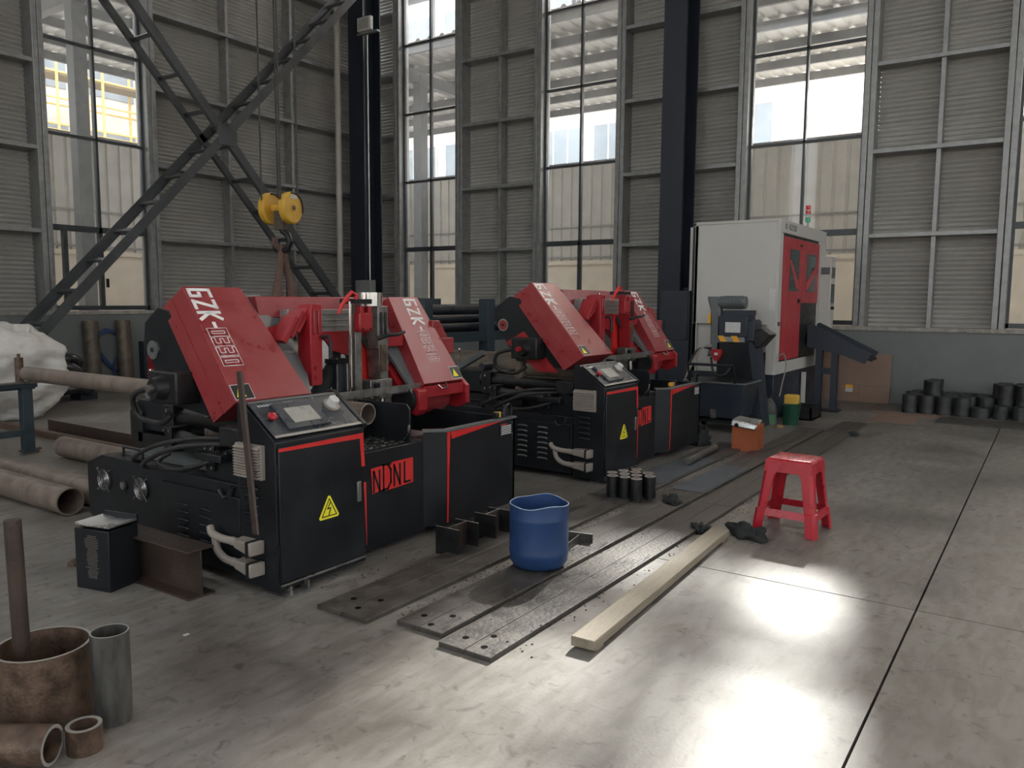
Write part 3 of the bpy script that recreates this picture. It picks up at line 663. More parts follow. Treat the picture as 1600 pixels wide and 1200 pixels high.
    # beam, rail
    MB().hexa([P(.70, .98, 1.335), P(2.0, .98, 1.335), P(2.0, 1.25, 1.335), P(.70, 1.25, 1.335), P(.70, 1.02, 1.468), P(2.0, 1.02, 1.468), P(2.0, 1.25, 1.468), P(.70, 1.25, 1.468)]).build('bow_beam', 'red', R, bev=.006)
    rl = MB().box(.85, 1.66, .90+Y, .98+Y, 1.235+Z, 1.387+Z).build('guide_rail', 'rail', R, bev=.003)
    for z in (1.27, 1.31, 1.35): MB().box(.85, 1.66, .893+Y, .90+Y, z+Z, z+.006+Z).build('rail_groove', 'steel', rl)
    # left guide arm
    a = MB().prism([(.862, .92), (.862, 1.39), (.88, 1.425), (.955, 1.425), (.955, .94), (.94, .92)], 'y', .71+Y, .83+Y).build('guide_arm', 'redcast', R, bev=.006)
    for x in (.890, .925): MB().box(x-.008, x+.008, .700+Y, .712+Y, 1.24+Z*0, 1.385).build('arm_slot', 'red', a, bev=.004)
    for o_ in (a,): o_.data.transform(Matrix.Translation((0, 0, Z)))
    for o_ in list(a.children): o_.data.transform(Matrix.Translation((0, 0, Z)))
    for z in (.97, 1.03): MB().cyl(P(.90, .708, z), P(.90, .700, z), .012, n=10).build('bolt', 'redcast', a)
    MB().path([P(.94, .70, 1.22), P(.965, .67, 1.225), P(.975, .66, 1.19), P(.97, .655, 1.09)], .013).build('clamp_lever', 'blackm', R)
    for k in range(3):
        MB(Matrix.Translation(P(.74+.05*k, .80, 1.27+.03*k)) @ Matrix.Rotation(radians(35), 4, 'Y')).box(-.018, .018, -.06, .06, -.09, .09).build('clamp_fin', 'redcast', R, bev=.004)
    MB().prism([(.55, 1.10), (.60, 1.26), (.80, 1.30), (.80, 1.08), (.70, 1.02)], 'y', .86+Y, .92+Y).build('arm_bracket', 'redcast', R)
    MB().cyl(P(.55, .80, 1.13), P(.80, .80, 1.13), .014).build('tie_rod', 'steel', R)
    # centre post and heads
    MB().box(1.225, 1.285, .70, .74, .60, 1.42+Z).build('centre_post', 'steel', R, bev=.003)
    MB().cyl((1.175, .69, .60), (1.175, .69, 1.44+Z), .012, n=10).build('guide_rod', 'chrome', R)
    hd = MB().box(1.21, 1.33, .64+Y, .70+Y, 1.245+Z, 1.37+Z).build('clamp_head', 'redcast', R, bev=.01)
    MB().box(1.22, 1.25, .64+Y, .69+Y, 1.36+Z, 1.41+Z).build('head_lug', 'redcast', R, bev=.005); MB().box(1.29, 1.32, .64+Y, .69+Y, 1.36+Z, 1.41+Z).build('head_lug', 'redcast', R, bev=.005)
    for x in (1.235, 1.305): MB().cyl(P(x, .642, 1.262), P(x, .632, 1.262), .007, n=8).build('bolt', 'blackm', hd)
    MB().box(1.17, 1.32, .64+Y, .78+Y, 1.425+Z, 1.455+Z).build('limit_switch', 'black', R)
    MB().path([P(1.12, .72, 1.40), P(1.15, .70, 1.46), P(1.20, .70, 1.50), P(1.24, .70, 1.48), P(1.22, .70, 1.43)], .012).build('red_cable_loop', 'red2', R)
    MB().path([P(1.10, .72, 1.36), P(1.13, .71, 1.43), P(1.17, .70, 1.45)], .010).build('red_cable_loop', 'red2', R)
    # hanging red guard and lift cylinder
    MB().prism([(1.06, 1.245), (1.34, 1.245), (1.34, 1.07), (1.16, 1.12)], 'y', .84+Y, .86+Y).build('splash_guard', 'redcast', R).data.transform(Matrix.Translation((0, 0, Z)))
    lc = MB().cyl((1.25, .88, .60), (1.25, .88, 1.03), .05).build('lift_cylinder', 'navy', R)
    MB().box(1.18, 1.32, .82, .94, 1.03, 1.06).build('cylinder_cap', 'blackm', lc)
    for x in (1.195, 1.305): MB().cyl((x, .84, .6), (x, .84, 1.07), .007, n=8).build('tie_rod', 'steel', lc)
    if first: MB().path([(1.05, .98, .60), (1.12, .96, .80), (1.24, .92, 1.02), (1.27, .9, 1.14)], [.07, .06, .045, .02], 12).build('canvas_sleeve', 'cloth', lc)
    for u0, u1, z0, z1 in ((1.38, 1.50, .83, 1.24), (1.50, 1.56, .86, 1.0), (1.60, 1.72, .80, 1.19)):
        MB().box(u0, u1, .84+Y, .87+Y, z0+Z, z1+Z).build('back_panel', 'red2' if u0 < 1.6 else 'redcast', R, bev=.003)
    kb = MB().cyl(P(1.655, .84, 1.04), P(1.655, .80, 1.04), .024).build('adjust_knob', 'steel', R)
    MB().box(1.625, 1.70, .832+Y, .84+Y, 1.14+Z, 1.17+Z).build('maker_badge', 'yel', R)
    for k in range(3): hose([P(1.40, .82, 1.23-.02*k), P(1.46, .79, 1.14-.02*k), P(1.53, .80, 1.17)], .006).build('control_cable', 'rubber', R)
    # right guide arm
    am = 'steel' if first else 'redcast'
    ra = MB().prism([(1.435, 1.12), (1.435, 1.41), (1.535, 1.41), (1.535, 1.20), (1.535, .92), (1.46, .92), (1.445, 1.12)], 'y', .70+Y, .82+Y).build('guide_arm', am, R, bev=.006); ra.data.transform(Matrix.Translation((0, 0, Z)))
    for x in (1.465, 1.505): MB().box(x-.008, x+.008, .690+Y, .702+Y, 1.22+Z, 1.37+Z).build('arm_slot', 'blackm', ra, bev=.004)
    MB().box(1.455, 1.51, .692+Y, .702+Y, .97+Z, 1.15+Z).build('arm_scale', 'rust', ra)
    MB().cyl(P(1.45, .79, 1.41), P(1.45, .79, 1.50), .088, n=36).build('chrome_cylinder', 'chrome', R) if first else None
    MB().path([P(1.41, .68, 1.195), P(1.46, .64, 1.215), P(1.56, .63, 1.22), P(1.62, .63, 1.235)], [.016, .013, .012, .011]).build('clamp_lever', 'blackm', R)
    MB().box(1.34, 1.55, .68+Y, .78+Y, .79+Z, .92+Z).build('blade_guide_block', 'steel', R, bev=.005)
    MB().cyl(P(1.46, .70, .79), P(1.46, .70, .66), .028).build('guide_roller_pin', 'chrome', R)
    MB().box(1.37, 1.41, .66+Y, .70+Y, .80+Z, .90+Z).build('guide_clip', 'black', R)
    MB().box(1.58, 1.75, .76+Y, .86+Y, 1.13+Z, 1.22+Z).build('motor_bracket', 'redcast', R, bev=.005)
    # blade
    MB().box(.62, 1.75, .58+Y, .583+Y, .835+Z, .880+Z).build('saw_blade', 'steel', R)
    m = MB()
    for i in range(56):
        x = .63+i*.02; m.add([P(x, .5805, .835), P(x+.02, .5805, .835), P(x+.006, .5805, .822), P(x, .583, .835), P(x+.02, .583, .835), P(x+.006, .583, .822)], [(0, 1, 2), (5, 4, 3), (0, 3, 4, 1), (1, 4, 5, 2), (2, 5, 3, 0)])
    t_ = m.build('blade_teeth', 'steel', R); t_['kind'] = 'stuff'
    # right wheel cover and lower yoke
    c, fr, L = cover(1.815, 2.13, 1.72, 2.165, .96, 1.474, .54, .874, (.10, -.07))
    text_down(c, fr, .018, .150, .083, .115, 1); sticker(c, fr, L, .325, .437)
    MB().path([tuple(P(1.86, .53, .860)), tuple(P(1.87, .505, .835)), tuple(P(1.93, .505, .838)), tuple(P(1.94, .53, .868))], .006).build('cover_handle', 'chrome', c)
    MB().hexa([P(1.66, .60, .84), P(1.76, .60, .84), P(1.76, .62, .83), P(1.66, .62, .83), P(1.60, 1.06, 1.42), P(1.84, 1.06, 1.42), P(1.84, 1.08, 1.41), P(1.60, 1.08, 1.41)]).build('inner_guard', 'greyp', R)
    MB().hexa([P(1.62, .64, .80), P(1.72, .64, .80), P(1.72, .80, .74), P(1.62, .80, .80), P(1.60, .92, 1.16), P(1.66, .92, 1.16), P(1.66, 1.1, 1.10), P(1.60, 1.1, 1.10)]).build('housing_side', 'redcast', R)
    MB().box(2.12, 2.30, .74+Y, .95+Y, 1.05+Z, 1.17+Z).prism([(2.12, 1.17+Z), (2.30, 1.17+Z), (2.20, 1.30+Z), (2.12, 1.30+Z)], 'y', .80+Y, .95+Y).build('drive_box', 'red', R, bev=.005)
    MB().hexa([P(1.72, .545, .775), P(2.17, .545, .775), P(2.17, .72, .775), P(1.72, .72, .775), P(1.72, .545, .855), P(2.17, .545, .855), P(2.17, .72, .80), P(1.72, .72, .80)]).build('yoke_bar', 'redcast', R, bev=.004)
    MB().prism([(.52, .83), (.56, .85), (.60, .84), (.60, .68), (.55, .66), (.52, .70)], 'x', 1.64, 1.73).build('yoke_arm', 'redcast', R, bev=.004).data.transform(Matrix.Translation((0, Y, Z)))
    MB().prism([(.52, .83), (.58, .88), (.80, .88), (.85, .80), (.80, .68), (.60, .66), (.52, .70)], 'x', 2.17, 2.21).build('yoke_arm', 'redcast', R, bev=.004).data.transform(Matrix.Translation((0, Y, Z)))
    MB().cyl(P(1.60, .64, .77), P(1.64, .64, .77), .10, n=28).build('idler_wheel', 'blackm', R)
    MB().cyl(P(1.86, .80, .76), P(2.16, .80, .76), .14, n=30).build('wheel_shell', 'red', R)
    # columns behind
    for x in (.42, 1.66): MB().cyl((x, 1.08, .55), (x, 1.08, 1.34+Z), .05).build('guide_column', 'steel' if x > 1 else 'rustlt', R)
    MB().box(.3, 1.8, .98, 1.2, .50, .60).build('column_base', 'blackm', R)
    MB().box(1.22, 2.02, .9, 1.9, .40, .58).build('rear_bed', 'black', R)
    return R
saw1 = bandsaw((2.45, 3.04, 0), 'front black and red band saw, nearest the camera', 0, 0, True)
saw2 = bandsaw((5.53, 2.89, 0), 'second black and red band saw, between the front saw and the white machine', -.20, .09, False)
#@@PART3
# ---------------------------------------------------------------- steel floor strips
def strip(x0, x1, y0, y1, holes, label):
    t = thing('steel_floor_strip', label, 'steel plate', (x0, y0, 0))
    L, W = x1-x0, y1-y0; mid = W*.5; cuts = [0]+[c for c in (2.9, 5.6) if c < L-.6]+[L]
    for a, b in zip(cuts, cuts[1:]):
        MB().box(a+.002, b-.002, 0, mid-.001, 0, .022).build('plate', 'plate', t, bev=.003)
        MB().box(a+.002, b-.002, mid+.001, W, 0, .022).build('plate', 'plate', t, bev=.003)
    for hx, hy in holes:
        MB().cyl((hx-x0, hy-y0, .0222), (hx-x0, hy-y0, .0232), .015, n=18).build('bolt_hole_disc', 'hole', t)  # flat black disc painted for the dark inside the hole
    return t
strip(2.47, 7.9, 2.47, 2.79, [(2.62, 2.70), (2.55, 2.60), (2.68, 2.58)], 'long dark steel strip on the floor, the one nearest the saws')
strip(2.55, 9.4, 2.10, 2.36, [(2.66, 2.29), (2.60, 2.20), (2.73, 2.18)], 'long dark steel strip on the floor, the middle one under the blue drum')
strip(2.48, 10.2, 1.79, 2.06, [(2.58, 1.99), (2.55, 1.87), (2.66, 1.90)], 'long dark steel strip on the floor, the one nearest the wood plank')
M['bluest'] = mat('blue_grey_sheet', (.085, .10, .12), (.12, .14, .165), .45, .3, scale=14, bump=.2)
tag(MB().box(5.65, 6.75, 2.11, 2.35, .023, .027).build('steel_sheet', 'bluest'), 'thin blue grey steel sheet lying on the middle floor strip', 'sheet')
tag(MB().box(5.75, 6.95, 2.48, 2.77, .023, .027).build('steel_sheet', 'bluest'), 'thin blue grey steel sheet beside the second saw base', 'sheet')
m = MB()
for i in range(420):
    x = random.uniform(2.7, 7.2); y = random.uniform(2.375, 2.46); s = random.uniform(.002, .006)
    m.hexa([(x-s, y-s, 0), (x+s, y-s*.6, 0), (x+s, y+s, 0), (x-s*.7, y+s, 0), (x-s*.4, y-s*.4, s), (x+s*.6, y-s*.3, s), (x+s*.5, y+s*.5, s), (x-s*.5, y+s*.6, s)])
o = m.build('metal_chips', 'steel'); tag(o, 'metal chips scattered in the gap between floor strips', 'chips'); o['kind'] = 'stuff'
m = MB()
for i in range(700):
    x = random.uniform(2.6, 7.6); y = random.choice([2.44, 2.8, 2.08, 1.76, 2.95])+random.gauss(0, .04); s = random.uniform(.002, .0055); z0 = .0 if not (1.79 < y < 2.06 or 2.1 < y < 2.36 or 2.47 < y < 2.79) else .022
    m.hexa([(x-s, y-s, z0), (x+s, y-s*.6, z0), (x+s, y+s, z0), (x-s*.7, y+s, z0), (x-s*.4, y-s*.4, z0+s), (x+s*.6, y-s*.3, z0+s), (x+s*.5, y+s*.5, z0+s), (x-s*.5, y+s*.6, z0+s)])
o = m.build('black_debris', 'dirt'); tag(o, 'dark grit and debris around the floor strips', 'debris'); o['kind'] = 'stuff'

# ---------------------------------------------------------------- wooden plank
pl = thing('wooden_plank', 'pale dirty wooden plank lying in the patch of sunlight', 'plank', (2.79, 1.54, 0), math.atan2(.095, 1.89))
MB().box(0, 1.92, -.055, .055, .014, .056).build('board', 'wood', pl, bev=.004)
MB().box(.03, .10, -.05, .05, 0, .014).build('batten', 'wood', pl); MB().box(1.80, 1.87, -.05, .05, 0, .014).build('batten', 'wood', pl)

# ---------------------------------------------------------------- stool
st = thing('plastic_stool', 'red plastic stool with slotted seat standing on the bare floor', 'stool', (5.165, 1.325, 0), radians(-2))
TX, TY, BX, BY, SH = .132, .142, .185, .195, .47
def sec(z):
    t = 1-z/SH; f = .008 if z < .145 else 0
    return TX+(BX-TX)*t+f, TY+(BY-TY)*t+f
def slab4(q0, q1): return MB().hexa(q0+q1)
seat = MB().hexa([(-TX-.004, -TY-.004, SH-.02), (TX+.004, -TY-.004, SH-.02), (TX+.004, TY+.004, SH-.02), (-TX-.004, TY+.004, SH-.02), (-TX+.012, -TY+.012, SH), (TX-.012, -TY+.012, SH), (TX-.012, TY-.012, SH), (-TX+.012, TY-.012, SH)]).build('seat', 'stool', st, bev=.006)
for i in range(10):
    for j in range(3):
        y = -.098+i*.0218; x = -.072+j*.072
        MB().box(x-.028, x+.028, y-.004, y+.004, SH, SH+.0025).build('seat_rib', 'stool', seat, bev=.001)
MB().cyl((0, 0, SH-.004), (0, 0, SH+.003), .016, n=20).build('seat_hole', 'rubber', seat)
for sx in (-1, 1):
    for sy in (-1, 1):
        vs = []; fs = []; lv = [SH-.015, .42, .36, .150, .144, 0]
        for z in lv:
            x, y = sec(z if z != .144 else .140); w_ = {SH-.015: .12, .42: .105, .36: .070}.get(z, .062 if z > .145 else .066); t_ = .013; c = .018
            P2 = [(x-w_, y), (x-c, y), (x, y-c), (x, y-w_), (x-t_, y-w_), (x-t_, y-c-.004), (x-c-.004, y-t_), (x-w_, y-t_)]
            vs += [(sx*a, sy*b, z) for a, b in P2]
        n = 8
        for k in range(len(lv)-1): fs += [(k*n+i, k*n+(i+1) % n, (k+1)*n+(i+1) % n, (k+1)*n+i) for i in range(n)]
        fs += [tuple(range(n)), tuple(range((len(lv)-1)*n, len(lv)*n))]
        lg_ = MB().add(vs, fs).build('leg', 'stool', st, bev=.002)
        pass
for s in (-1, 1):
    for z0, z1, nm in ((.105, .150, 'stretcher'), (.385, SH-.012, 'apron')):
        (x0, y0), (x1, y1) = sec(z0), sec(z1); dd = .05
        if nm == 'apron': dd = .0
        MB().hexa([(-x0+dd, s*(y0-.012), z0), (x0-dd, s*(y0-.012), z0), (x0-dd, s*(y0-.001), z0), (-x0+dd, s*(y0-.001), z0), (-x1+dd, s*(y1-.012), z1), (x1-dd, s*(y1-.012), z1), (x1-dd, s*(y1-.001), z1), (-x1+dd, s*(y1-.001), z1)]).build(nm, 'stool', st)
        MB().hexa([(s*(x0-.012), -y0+dd, z0), (s*(x0-.001), -y0+dd, z0), (s*(x0-.001), y0-dd, z0), (s*(x0-.012), y0-dd, z0), (s*(x1-.012), -y1+dd, z1), (s*(x1-.001), -y1+dd, z1), (s*(x1-.001), y1-dd, z1), (s*(x1-.012), y1-dd, z1)]).build(nm, 'stool', st)

# ---------------------------------------------------------------- blue drum
dr = thing('plastic_drum', 'blue plastic drum with its top cut off, on the steel strips', 'drum', (3.56, 2.245, .023))
n = 64; vs = []; prof = [(0, .0, 0), (.118, 0, 0), (.138, .008, 0), (.156, .035, 0), (.160, .075, 0), (.163, .088, 0), (.160, .098, 0), (.160, .265, 0), (.162, .272, 0), (.159, .280, 0), (.160, .345, 1), (.155, .345, 1), (.153, .28, 0), (.153, .05, 0), (.12, .012, 0), (0, .010, 0)]
for r, z, k in prof:
    for i in range(n):
        a = 2*pi*i/n; zz = z+(.005*sin(3*a+1)+.003*sin(5*a+.4)+.004*sin(2*a)) if k else z
        rr = r*(1+.02*cos(2*a+.6)*(z/.345)) if r else 0
        vs.append((rr*cos(a), rr*sin(a), zz))
fs = [(k*n+i, k*n+(i+1) % n, (k+1)*n+(i+1) % n, (k+1)*n+i) for k in range(len(prof)-1) for i in range(n)]
MB().add(vs, fs).build('shell', 'bluep', dr, smooth=60)
M['bluel'] = mat('pale_cut_edge', (.30, .36, .45), rough=.5)
MB().path([(.1585*(1+.02*cos(2*a+.6))*cos(a), .1585*(1+.02*cos(2*a+.6))*sin(a), .346+.005*sin(3*a+1)+.003*sin(5*a+.4)+.004*sin(2*a)) for a in [2*pi*i/n for i in range(n)]], .0022, 6, True).build('cut_rim', 'bluel', dr)

# ---------------------------------------------------------------- offcuts beside the drum
def hsec(x, y, rz, ln, fl_w, h, label):
    t = thing('beam_offcut', label, 'steel offcut', (x, y, 0), rz)
    for s in (0, ln): MB().box(s-.004, s+.004, -fl_w/2, fl_w/2, 0, h).build('flange', 'blackm', t)
    MB().box(.004, ln-.004, -.003, .003, 0, h).build('web', 'ibeam', t)
    MB().box(-.004, .004, -fl_w/2, fl_w/2, h, h+.001).build('cut_face', 'cut', t); MB().box(ln-.004, ln+.004, -fl_w/2, fl_w/2, h, h+.001).build('cut_face', 'cut', t); MB().box(.004, ln-.004, -.003, .003, h, h+.001).build('cut_face', 'cut', t)
for c in ((3.44, 2.785, 0, .18, .17, .162, 'short beam offcut standing on end, nearest the front saw logo panel'), (3.81, 2.79, .02, .15, .16, .160, 'short beam offcut standing on end, closest to the blue drum')): hsec(*c[:6], c[6])
tb_ = thing('tee_offcut', 'short steel tee profile lying just right of the blue drum', 'steel offcut', (4.06, 2.27, .023), radians(10))
MB().box(-.004, .004, -.08, .08, 0, .05).build('flange', 'tubegrey', tb_); MB().box(-.26, -.004, -.003, .003, 0, .045).build('web', 'tubegrey', tb_); MB().box(-.004, .004, -.08, .08, .05, .051).build('cut_face', 'cut', tb_)
# large beam offcut in front of the hydraulic cabinet
ib = thing('beam_offcut', 'large brown steel beam offcut lying in front of the front saw cabinet', 'steel offcut', (2.25, 3.36, 0), radians(1))
MB().box(-.075, .075, 0, .72, .232, .242).build('flange', 'ibeam', ib, bev=.002); MB().box(-.075, .075, 0, .72, 0, .010).build('flange', 'ibeam', ib, bev=.002); MB().box(-.005, .005, 0, .72, .010, .232).build('web', 'ibeam', ib)

# ---------------------------------------------------------------- short round bars
src = None
spots = [(5.16, 2.62), (5.17, 2.525), (5.165, 2.43), (5.255, 2.67), (5.265, 2.575), (5.27, 2.48), (5.30, 2.385), (5.36, 2.63), (5.37, 2.535), (5.385, 2.44), (5.46, 2.57)]
for i, (x, y) in enumerate(spots):
    z0 = .0225
    if src is None:
        src = thing('round_bar', 'short dark round bar standing in the cluster beside the second saw', 'steel bar', (x, y, z0), 0, 'round bars standing by the second saw')
        kids = [MB().cyl((0, 0, 0), (0, 0, .155), .043, n=24).build('bar', 'blackm', src), MB().pipe((0, 0, .155), (0, 0, .158), .041, .022, 24).build('cut_face', 'cut', src), MB().cyl((0, 0, .153), (0, 0, .1565), .022, n=20).build('centre', 'rust', src)]
    else:
        c = src.copy(); COL.objects.link(c); c.location = (x, y, z0)
        for kd in kids: k2 = kd.copy(); COL.objects.link(k2); k2.parent = c

# ---------------------------------------------------------------- rags and gloves
from mathutils import noise
def lump(name, loc, size, m, label, cat, seed=0, rz=0, amp=.35, fr_=3.2, flat=True):
    bm = bmesh.new(); bmesh.ops.create_icosphere(bm, subdivisions=4, radius=1)
    for v in bm.verts:
        p = v.co.copy(); d = noise.fractal(p*fr_+Vector((seed, seed*2, 0)), 1, 2, 4)
        p *= 1+amp*d; p = Vector((p.x*size[0], p.y*size[1], p.z*size[2]))
        if p.z < 0: p.z = 0 if flat else p.z
        v.co = p
    me = bpy.data.meshes.new(name); bm.to_mesh(me); bm.free(); me.materials.append(M[m])
    for p in me.polygons: p.use_smooth = True
    o = bpy.data.objects.new(name, me); COL.objects.link(o); o.location = loc; o.rotation_euler = (0, 0, rz)
    return tag(o, label, cat)
lump('work_glove', (5.28, 2.2, .022), (.10, .055, .05), 'cloth', 'crumpled dark glove lying right of the standing round bars', 'glove', 1, .6, fr_=1.6, amp=.6)
lump('rag', (4.82, 1.50, 0), (.13, .07, .075), 'cloth', 'crumpled black rag beside the foot of the red stool', 'rag', 5, 1.2, fr_=1.7, amp=.7)
lump('rag', (4.76, 1.78, .0), (.07, .05, .05), 'cloth', 'small grey black rag at the far end of the wooden plank', 'rag', 9, .4, fr_=1.7, amp=.7)
lump('rag', (9.3, 1.78, 0), (.10, .06, .035), 'cloth', 'small dark scrap of cloth on the far floor right of the strips', 'rag', 11)
lump('work_glove', (0, 0, 0), (.030, .042, .022), 'glove', 'stained yellow brown glove on top of the front saw console', 'glove', 3, 0, amp=.6, fr_=2).location = (2.80, 3.245, .898)
bt = thing('measuring_tape', 'yellow and black box lying on the tray rim of the front saw', 'tool', (4.30, 3.055, .662), .1)
MB().box(0, .085, 0, .04, 0, .040).build('case', 'black', bt, bev=.006); MB().box(.03, .05, -.002, .042, .006, .041).build('band', 'yellow', bt)
bt = thing('measuring_tape', 'yellow box lying on the tray rim of the second saw', 'tool', (6.95, 2.93, .662), .1)
MB().box(0, .09, 0, .04, 0, .035).build('case', 'yellow', bt, bev=.006); MB().box(.10, .17, 0, .05, 0, .045).build('pouch', 'black', bt, bev=.004)
# steel bar leaning on the front console
bar = MB(); bar.hexa([(2.345, 3.055, .34), (2.357, 3.05, .34), (2.357, 3.085, .34), (2.345, 3.09, .34), (2.425, 3.25, 1.10), (2.437, 3.245, 1.10), (2.437, 3.28, 1.10), (2.425, 3.285, 1.10)])
tag(bar.build('flat_steel_bar', 'ibeam', bev=.002), 'narrow rusty flat bar leaning against the left of the front console', 'steel bar')

# ---------------------------------------------------------------- pipes, left side
def tube(p0, p1, ro, ri, m, label, cat='pipe', name='steel_pipe', group=None, rims=True):
    a, b = Vector(p0), Vector(p1); t = thing(name, label, cat, p0, 0, group); d = b-a
    MB().pipe((0, 0, 0), tuple(d), ro, ri, 40).build('tube', m, t)
    if rims:
        u = d.normalized()
        MB().pipe(tuple(-u*.0012), (0, 0, 0), ro-.0008, ri+.0008, 40).build('cut_end', 'cut', t)
        MB().pipe(tuple(d), tuple(d+u*.0012), ro-.0008, ri+.0008, 40).build('cut_end', 'cut', t)
    return t
tube((3.46, 3.42, .760), (3.46, 7.72, .760), .066, .058, 'rustlt', 'long pale brown pipe fed into the front saw from the roller stand')
tube((2.63, 5.36, .095), (2.63, 8.6, .095), .092, .084, 'rustlt', 'pale brown pipe on the floor, nearest of the pipes left of the front saw', rims=False)
tube((2.86, 5.25, .095), (2.86, 7.0, .095), .092, .084, 'rustlt', 'pale brown pipe on the floor half behind the nearest floor pipe', rims=False)
tube((3.62, 4.95, .095), (3.62, 7.45, .095), .092, .084, 'rustlt', 'pale brown pipe on the floor passing behind the black saw cabinet', rims=False)
tube((2.22, 6.6, .04), (2.40, 7.75, .04), .036, .03, 'rustlt', 'thin pipe whose end shows at the left frame edge')
tag(MB().box(4.22, 4.228, 6.0, 9.0, .0, .13).box(4.10, 4.22, 6.0, 9.0, 0, .008).build('steel_angle', 'ibeam'), 'brown steel angle lying on the floor behind the saw', 'steel angle')
tag(MB().box(4.0, 4.07, 6.4, 9.75, 0, .065).build('square_bar', 'rust'), 'long rusty square bar on the floor beyond the roller stand', 'steel bar')
rs = thing('roller_stand', 'blue grey steel roller stand at the left edge carrying the long pipe', 'stand', (3.5, 7.86, 0))
for x in (0, -1.3): 
    lg = MB().box(x-.045, x+.045, -.045, .045, .03, .62).build('leg', 'rackp', rs, bev=.003)
    MB().box(x-.06, x+.06, -.06, .06, .018, .03).build('foot_plate', 'rackp', lg); MB().cyl((x+.085, -.0, 0), (x+.085, 0, .028), .012, n=10).build('levelling_bolt', 'rust', lg)
    MB().cyl((x+.02, 0, .024), (x+.11, 0, .036), .012, n=8).build('bolt_arm', 'rust', lg)
MB().box(-1.4, .09, -.05, .05, .62, .665).build('top_rail', 'rackp', rs, bev=.003); MB().box(-1.3, -.045, -.02, .02, .17, .23).build('lower_rail', 'rackp', rs)
MB().box(-1.4, .09, .0, .4, .60, .62).build('side_rail', 'rackp', rs)
r_ = MB().cyl((-.04, .0, .665), (-.04, .0, .90), .036).build('guide_roller', 'rust', rs)
MB().cyl((-.04, .0, .90), (-.04, .0, .935), .014).build('roller_pin', 'rust', r_); MB().cyl((-.30, -.16, .68), (.10, -.16, .68), .012).build('roller', 'steel', rs)
# white bulk bag
def bag(loc, label, sc, seed):
    t = thing('bulk_bag', label, 'bag', loc); t.scale = (sc, sc, sc)
    bm = bmesh.new(); bmesh.ops.create_cube(bm, size=2); bmesh.ops.subdivide_edges(bm, edges=bm.edges, cuts=40, use_grid_fill=True)
    for v in bm.verts:
        p = v.co.copy(); r = (abs(p.x)**5+abs(p.y)**5+abs(p.z)**5)**(1/5); p /= max(r, .001)
        z01 = (p.z+1)/2; wd = .62+.10*sin(z01*pi)-.12*max(0, z01-.7)/.3
        if .40 < z01 < .47: wd -= .02
        q = Vector((p.x*wd, p.y*wd*.95, z01*1.14))
        d = noise.fractal(Vector((q.x*1.8+seed, q.y*1.8, q.z*3.2)), 1, 2, 5)*.10+noise.ridged_multi_fractal(q*2.6, 1, 2, 4, 1, 2)*.045
        dirv = Vector((p.x, p.y, p.z*.4)).normalized(); q += dirv*d
        if z01 > .93: q.z += .06*noise.noise(Vector((q.x*5, q.y*5, 3)))-.10*max(0, 1-(p.x*p.x+p.y*p.y)*1.3)
        q.z = max(q.z, 0); v.co = q
    me = bpy.data.meshes.new('sack'); bm.to_mesh(me); bm.free(); me.materials.append(M['bag'])
    for p in me.polygons: p.use_smooth = True
    o = bpy.data.objects.new('sack', me); COL.objects.link(o); o.parent = t
    hose([(.30, -.5, 1.0), (.36, -.42, 1.10), (.24, -.3, 1.12), (.1, -.36, 1.08)], .016).build('lifting_loop', 'bag', t)
bag((4.22, 10.55, 0), 'bulging white woven bulk bag against the left wall', 1.0, 0)
bag((6.45, 7.75, 0), 'white woven bag seen between the upright arms of the front saw', .84, 7)
bd = thing('wrapped_bundle', 'black shiny plastic wrapped bundle between the bulk bag and the wall', 'bundle', (5.75, 11.6, 0))
for k, (r, z, ry) in enumerate(((.27, .16, .1), (.26, .30, .35), (.24, .44, .6), (.2, .58, .2))):
    mt = Matrix.Translation((-.02*k, 0, z)) @ Matrix.Rotation(ry, 4, 'Y')
    MB(mt).path([(r*cos(a), r*sin(a), .02*sin(3*a)) for a in [2*pi*i/28 for i in range(28)]], .075, 12, True).build('coil', 'rubber', bd)
MB().box(.06, .30, -.2, .1, 0, .10).build('base_block', 'navy', bd)
M['gloss'] = mat('glossy_black_film', (.015, .015, .015), (.05, .05, .05), .12, scale=9, bump=.6, fine=20)
for c in bd.children: 
    if c.name.startswith('coil'): c.data.materials[0] = M['gloss']
tube((6.48, 12.26, 0), (6.48, 12.33, 1.10), .112, .104, 'pipedk', 'dark bronze pipe standing against the left wall, the left one of two')
tube((7.00, 12.26, 0), (7.00, 12.33, 1.10), .112, .104, 'pipedk', 'dark bronze pipe standing against the left wall, the right one of two')
hl = thing('hose_coil', 'blue hose loop hanging between the two standing pipes', 'hose', (6.75, 12.37, 0))
for k in range(3):
    hose([(.30, -.0, .35), (.14, .01*k, .30), (-.0-.02*k, 0, .45), (-.13-.015*k, 0, .65), (-.12, 0, .84+.02*k), (.02, 0, .92+.02*k), (.18, 0, .84), (.20, 0, .64), (.12, .01, .42), (.10, 0, .25), (.12, 0, .02)], .017, 8).build('hose_turn', 'bluehose', hl)
hc = thing('hydrant_box', 'small dark red box on the left wall behind the front saw', 'box', (7.48, 12.42, .15))
MB().box(-.12, .22, -.12, 0, 0, .58).build('case', 'redcast', hc, bev=.004); MB().box(-.17, -.12, -.14, 0, 0, .60).build('frame_side', 'navy', hc); MB().box(-.12, -.10, -.125, -.12, 0, .58).build('edge_strip', 'screw', hc)

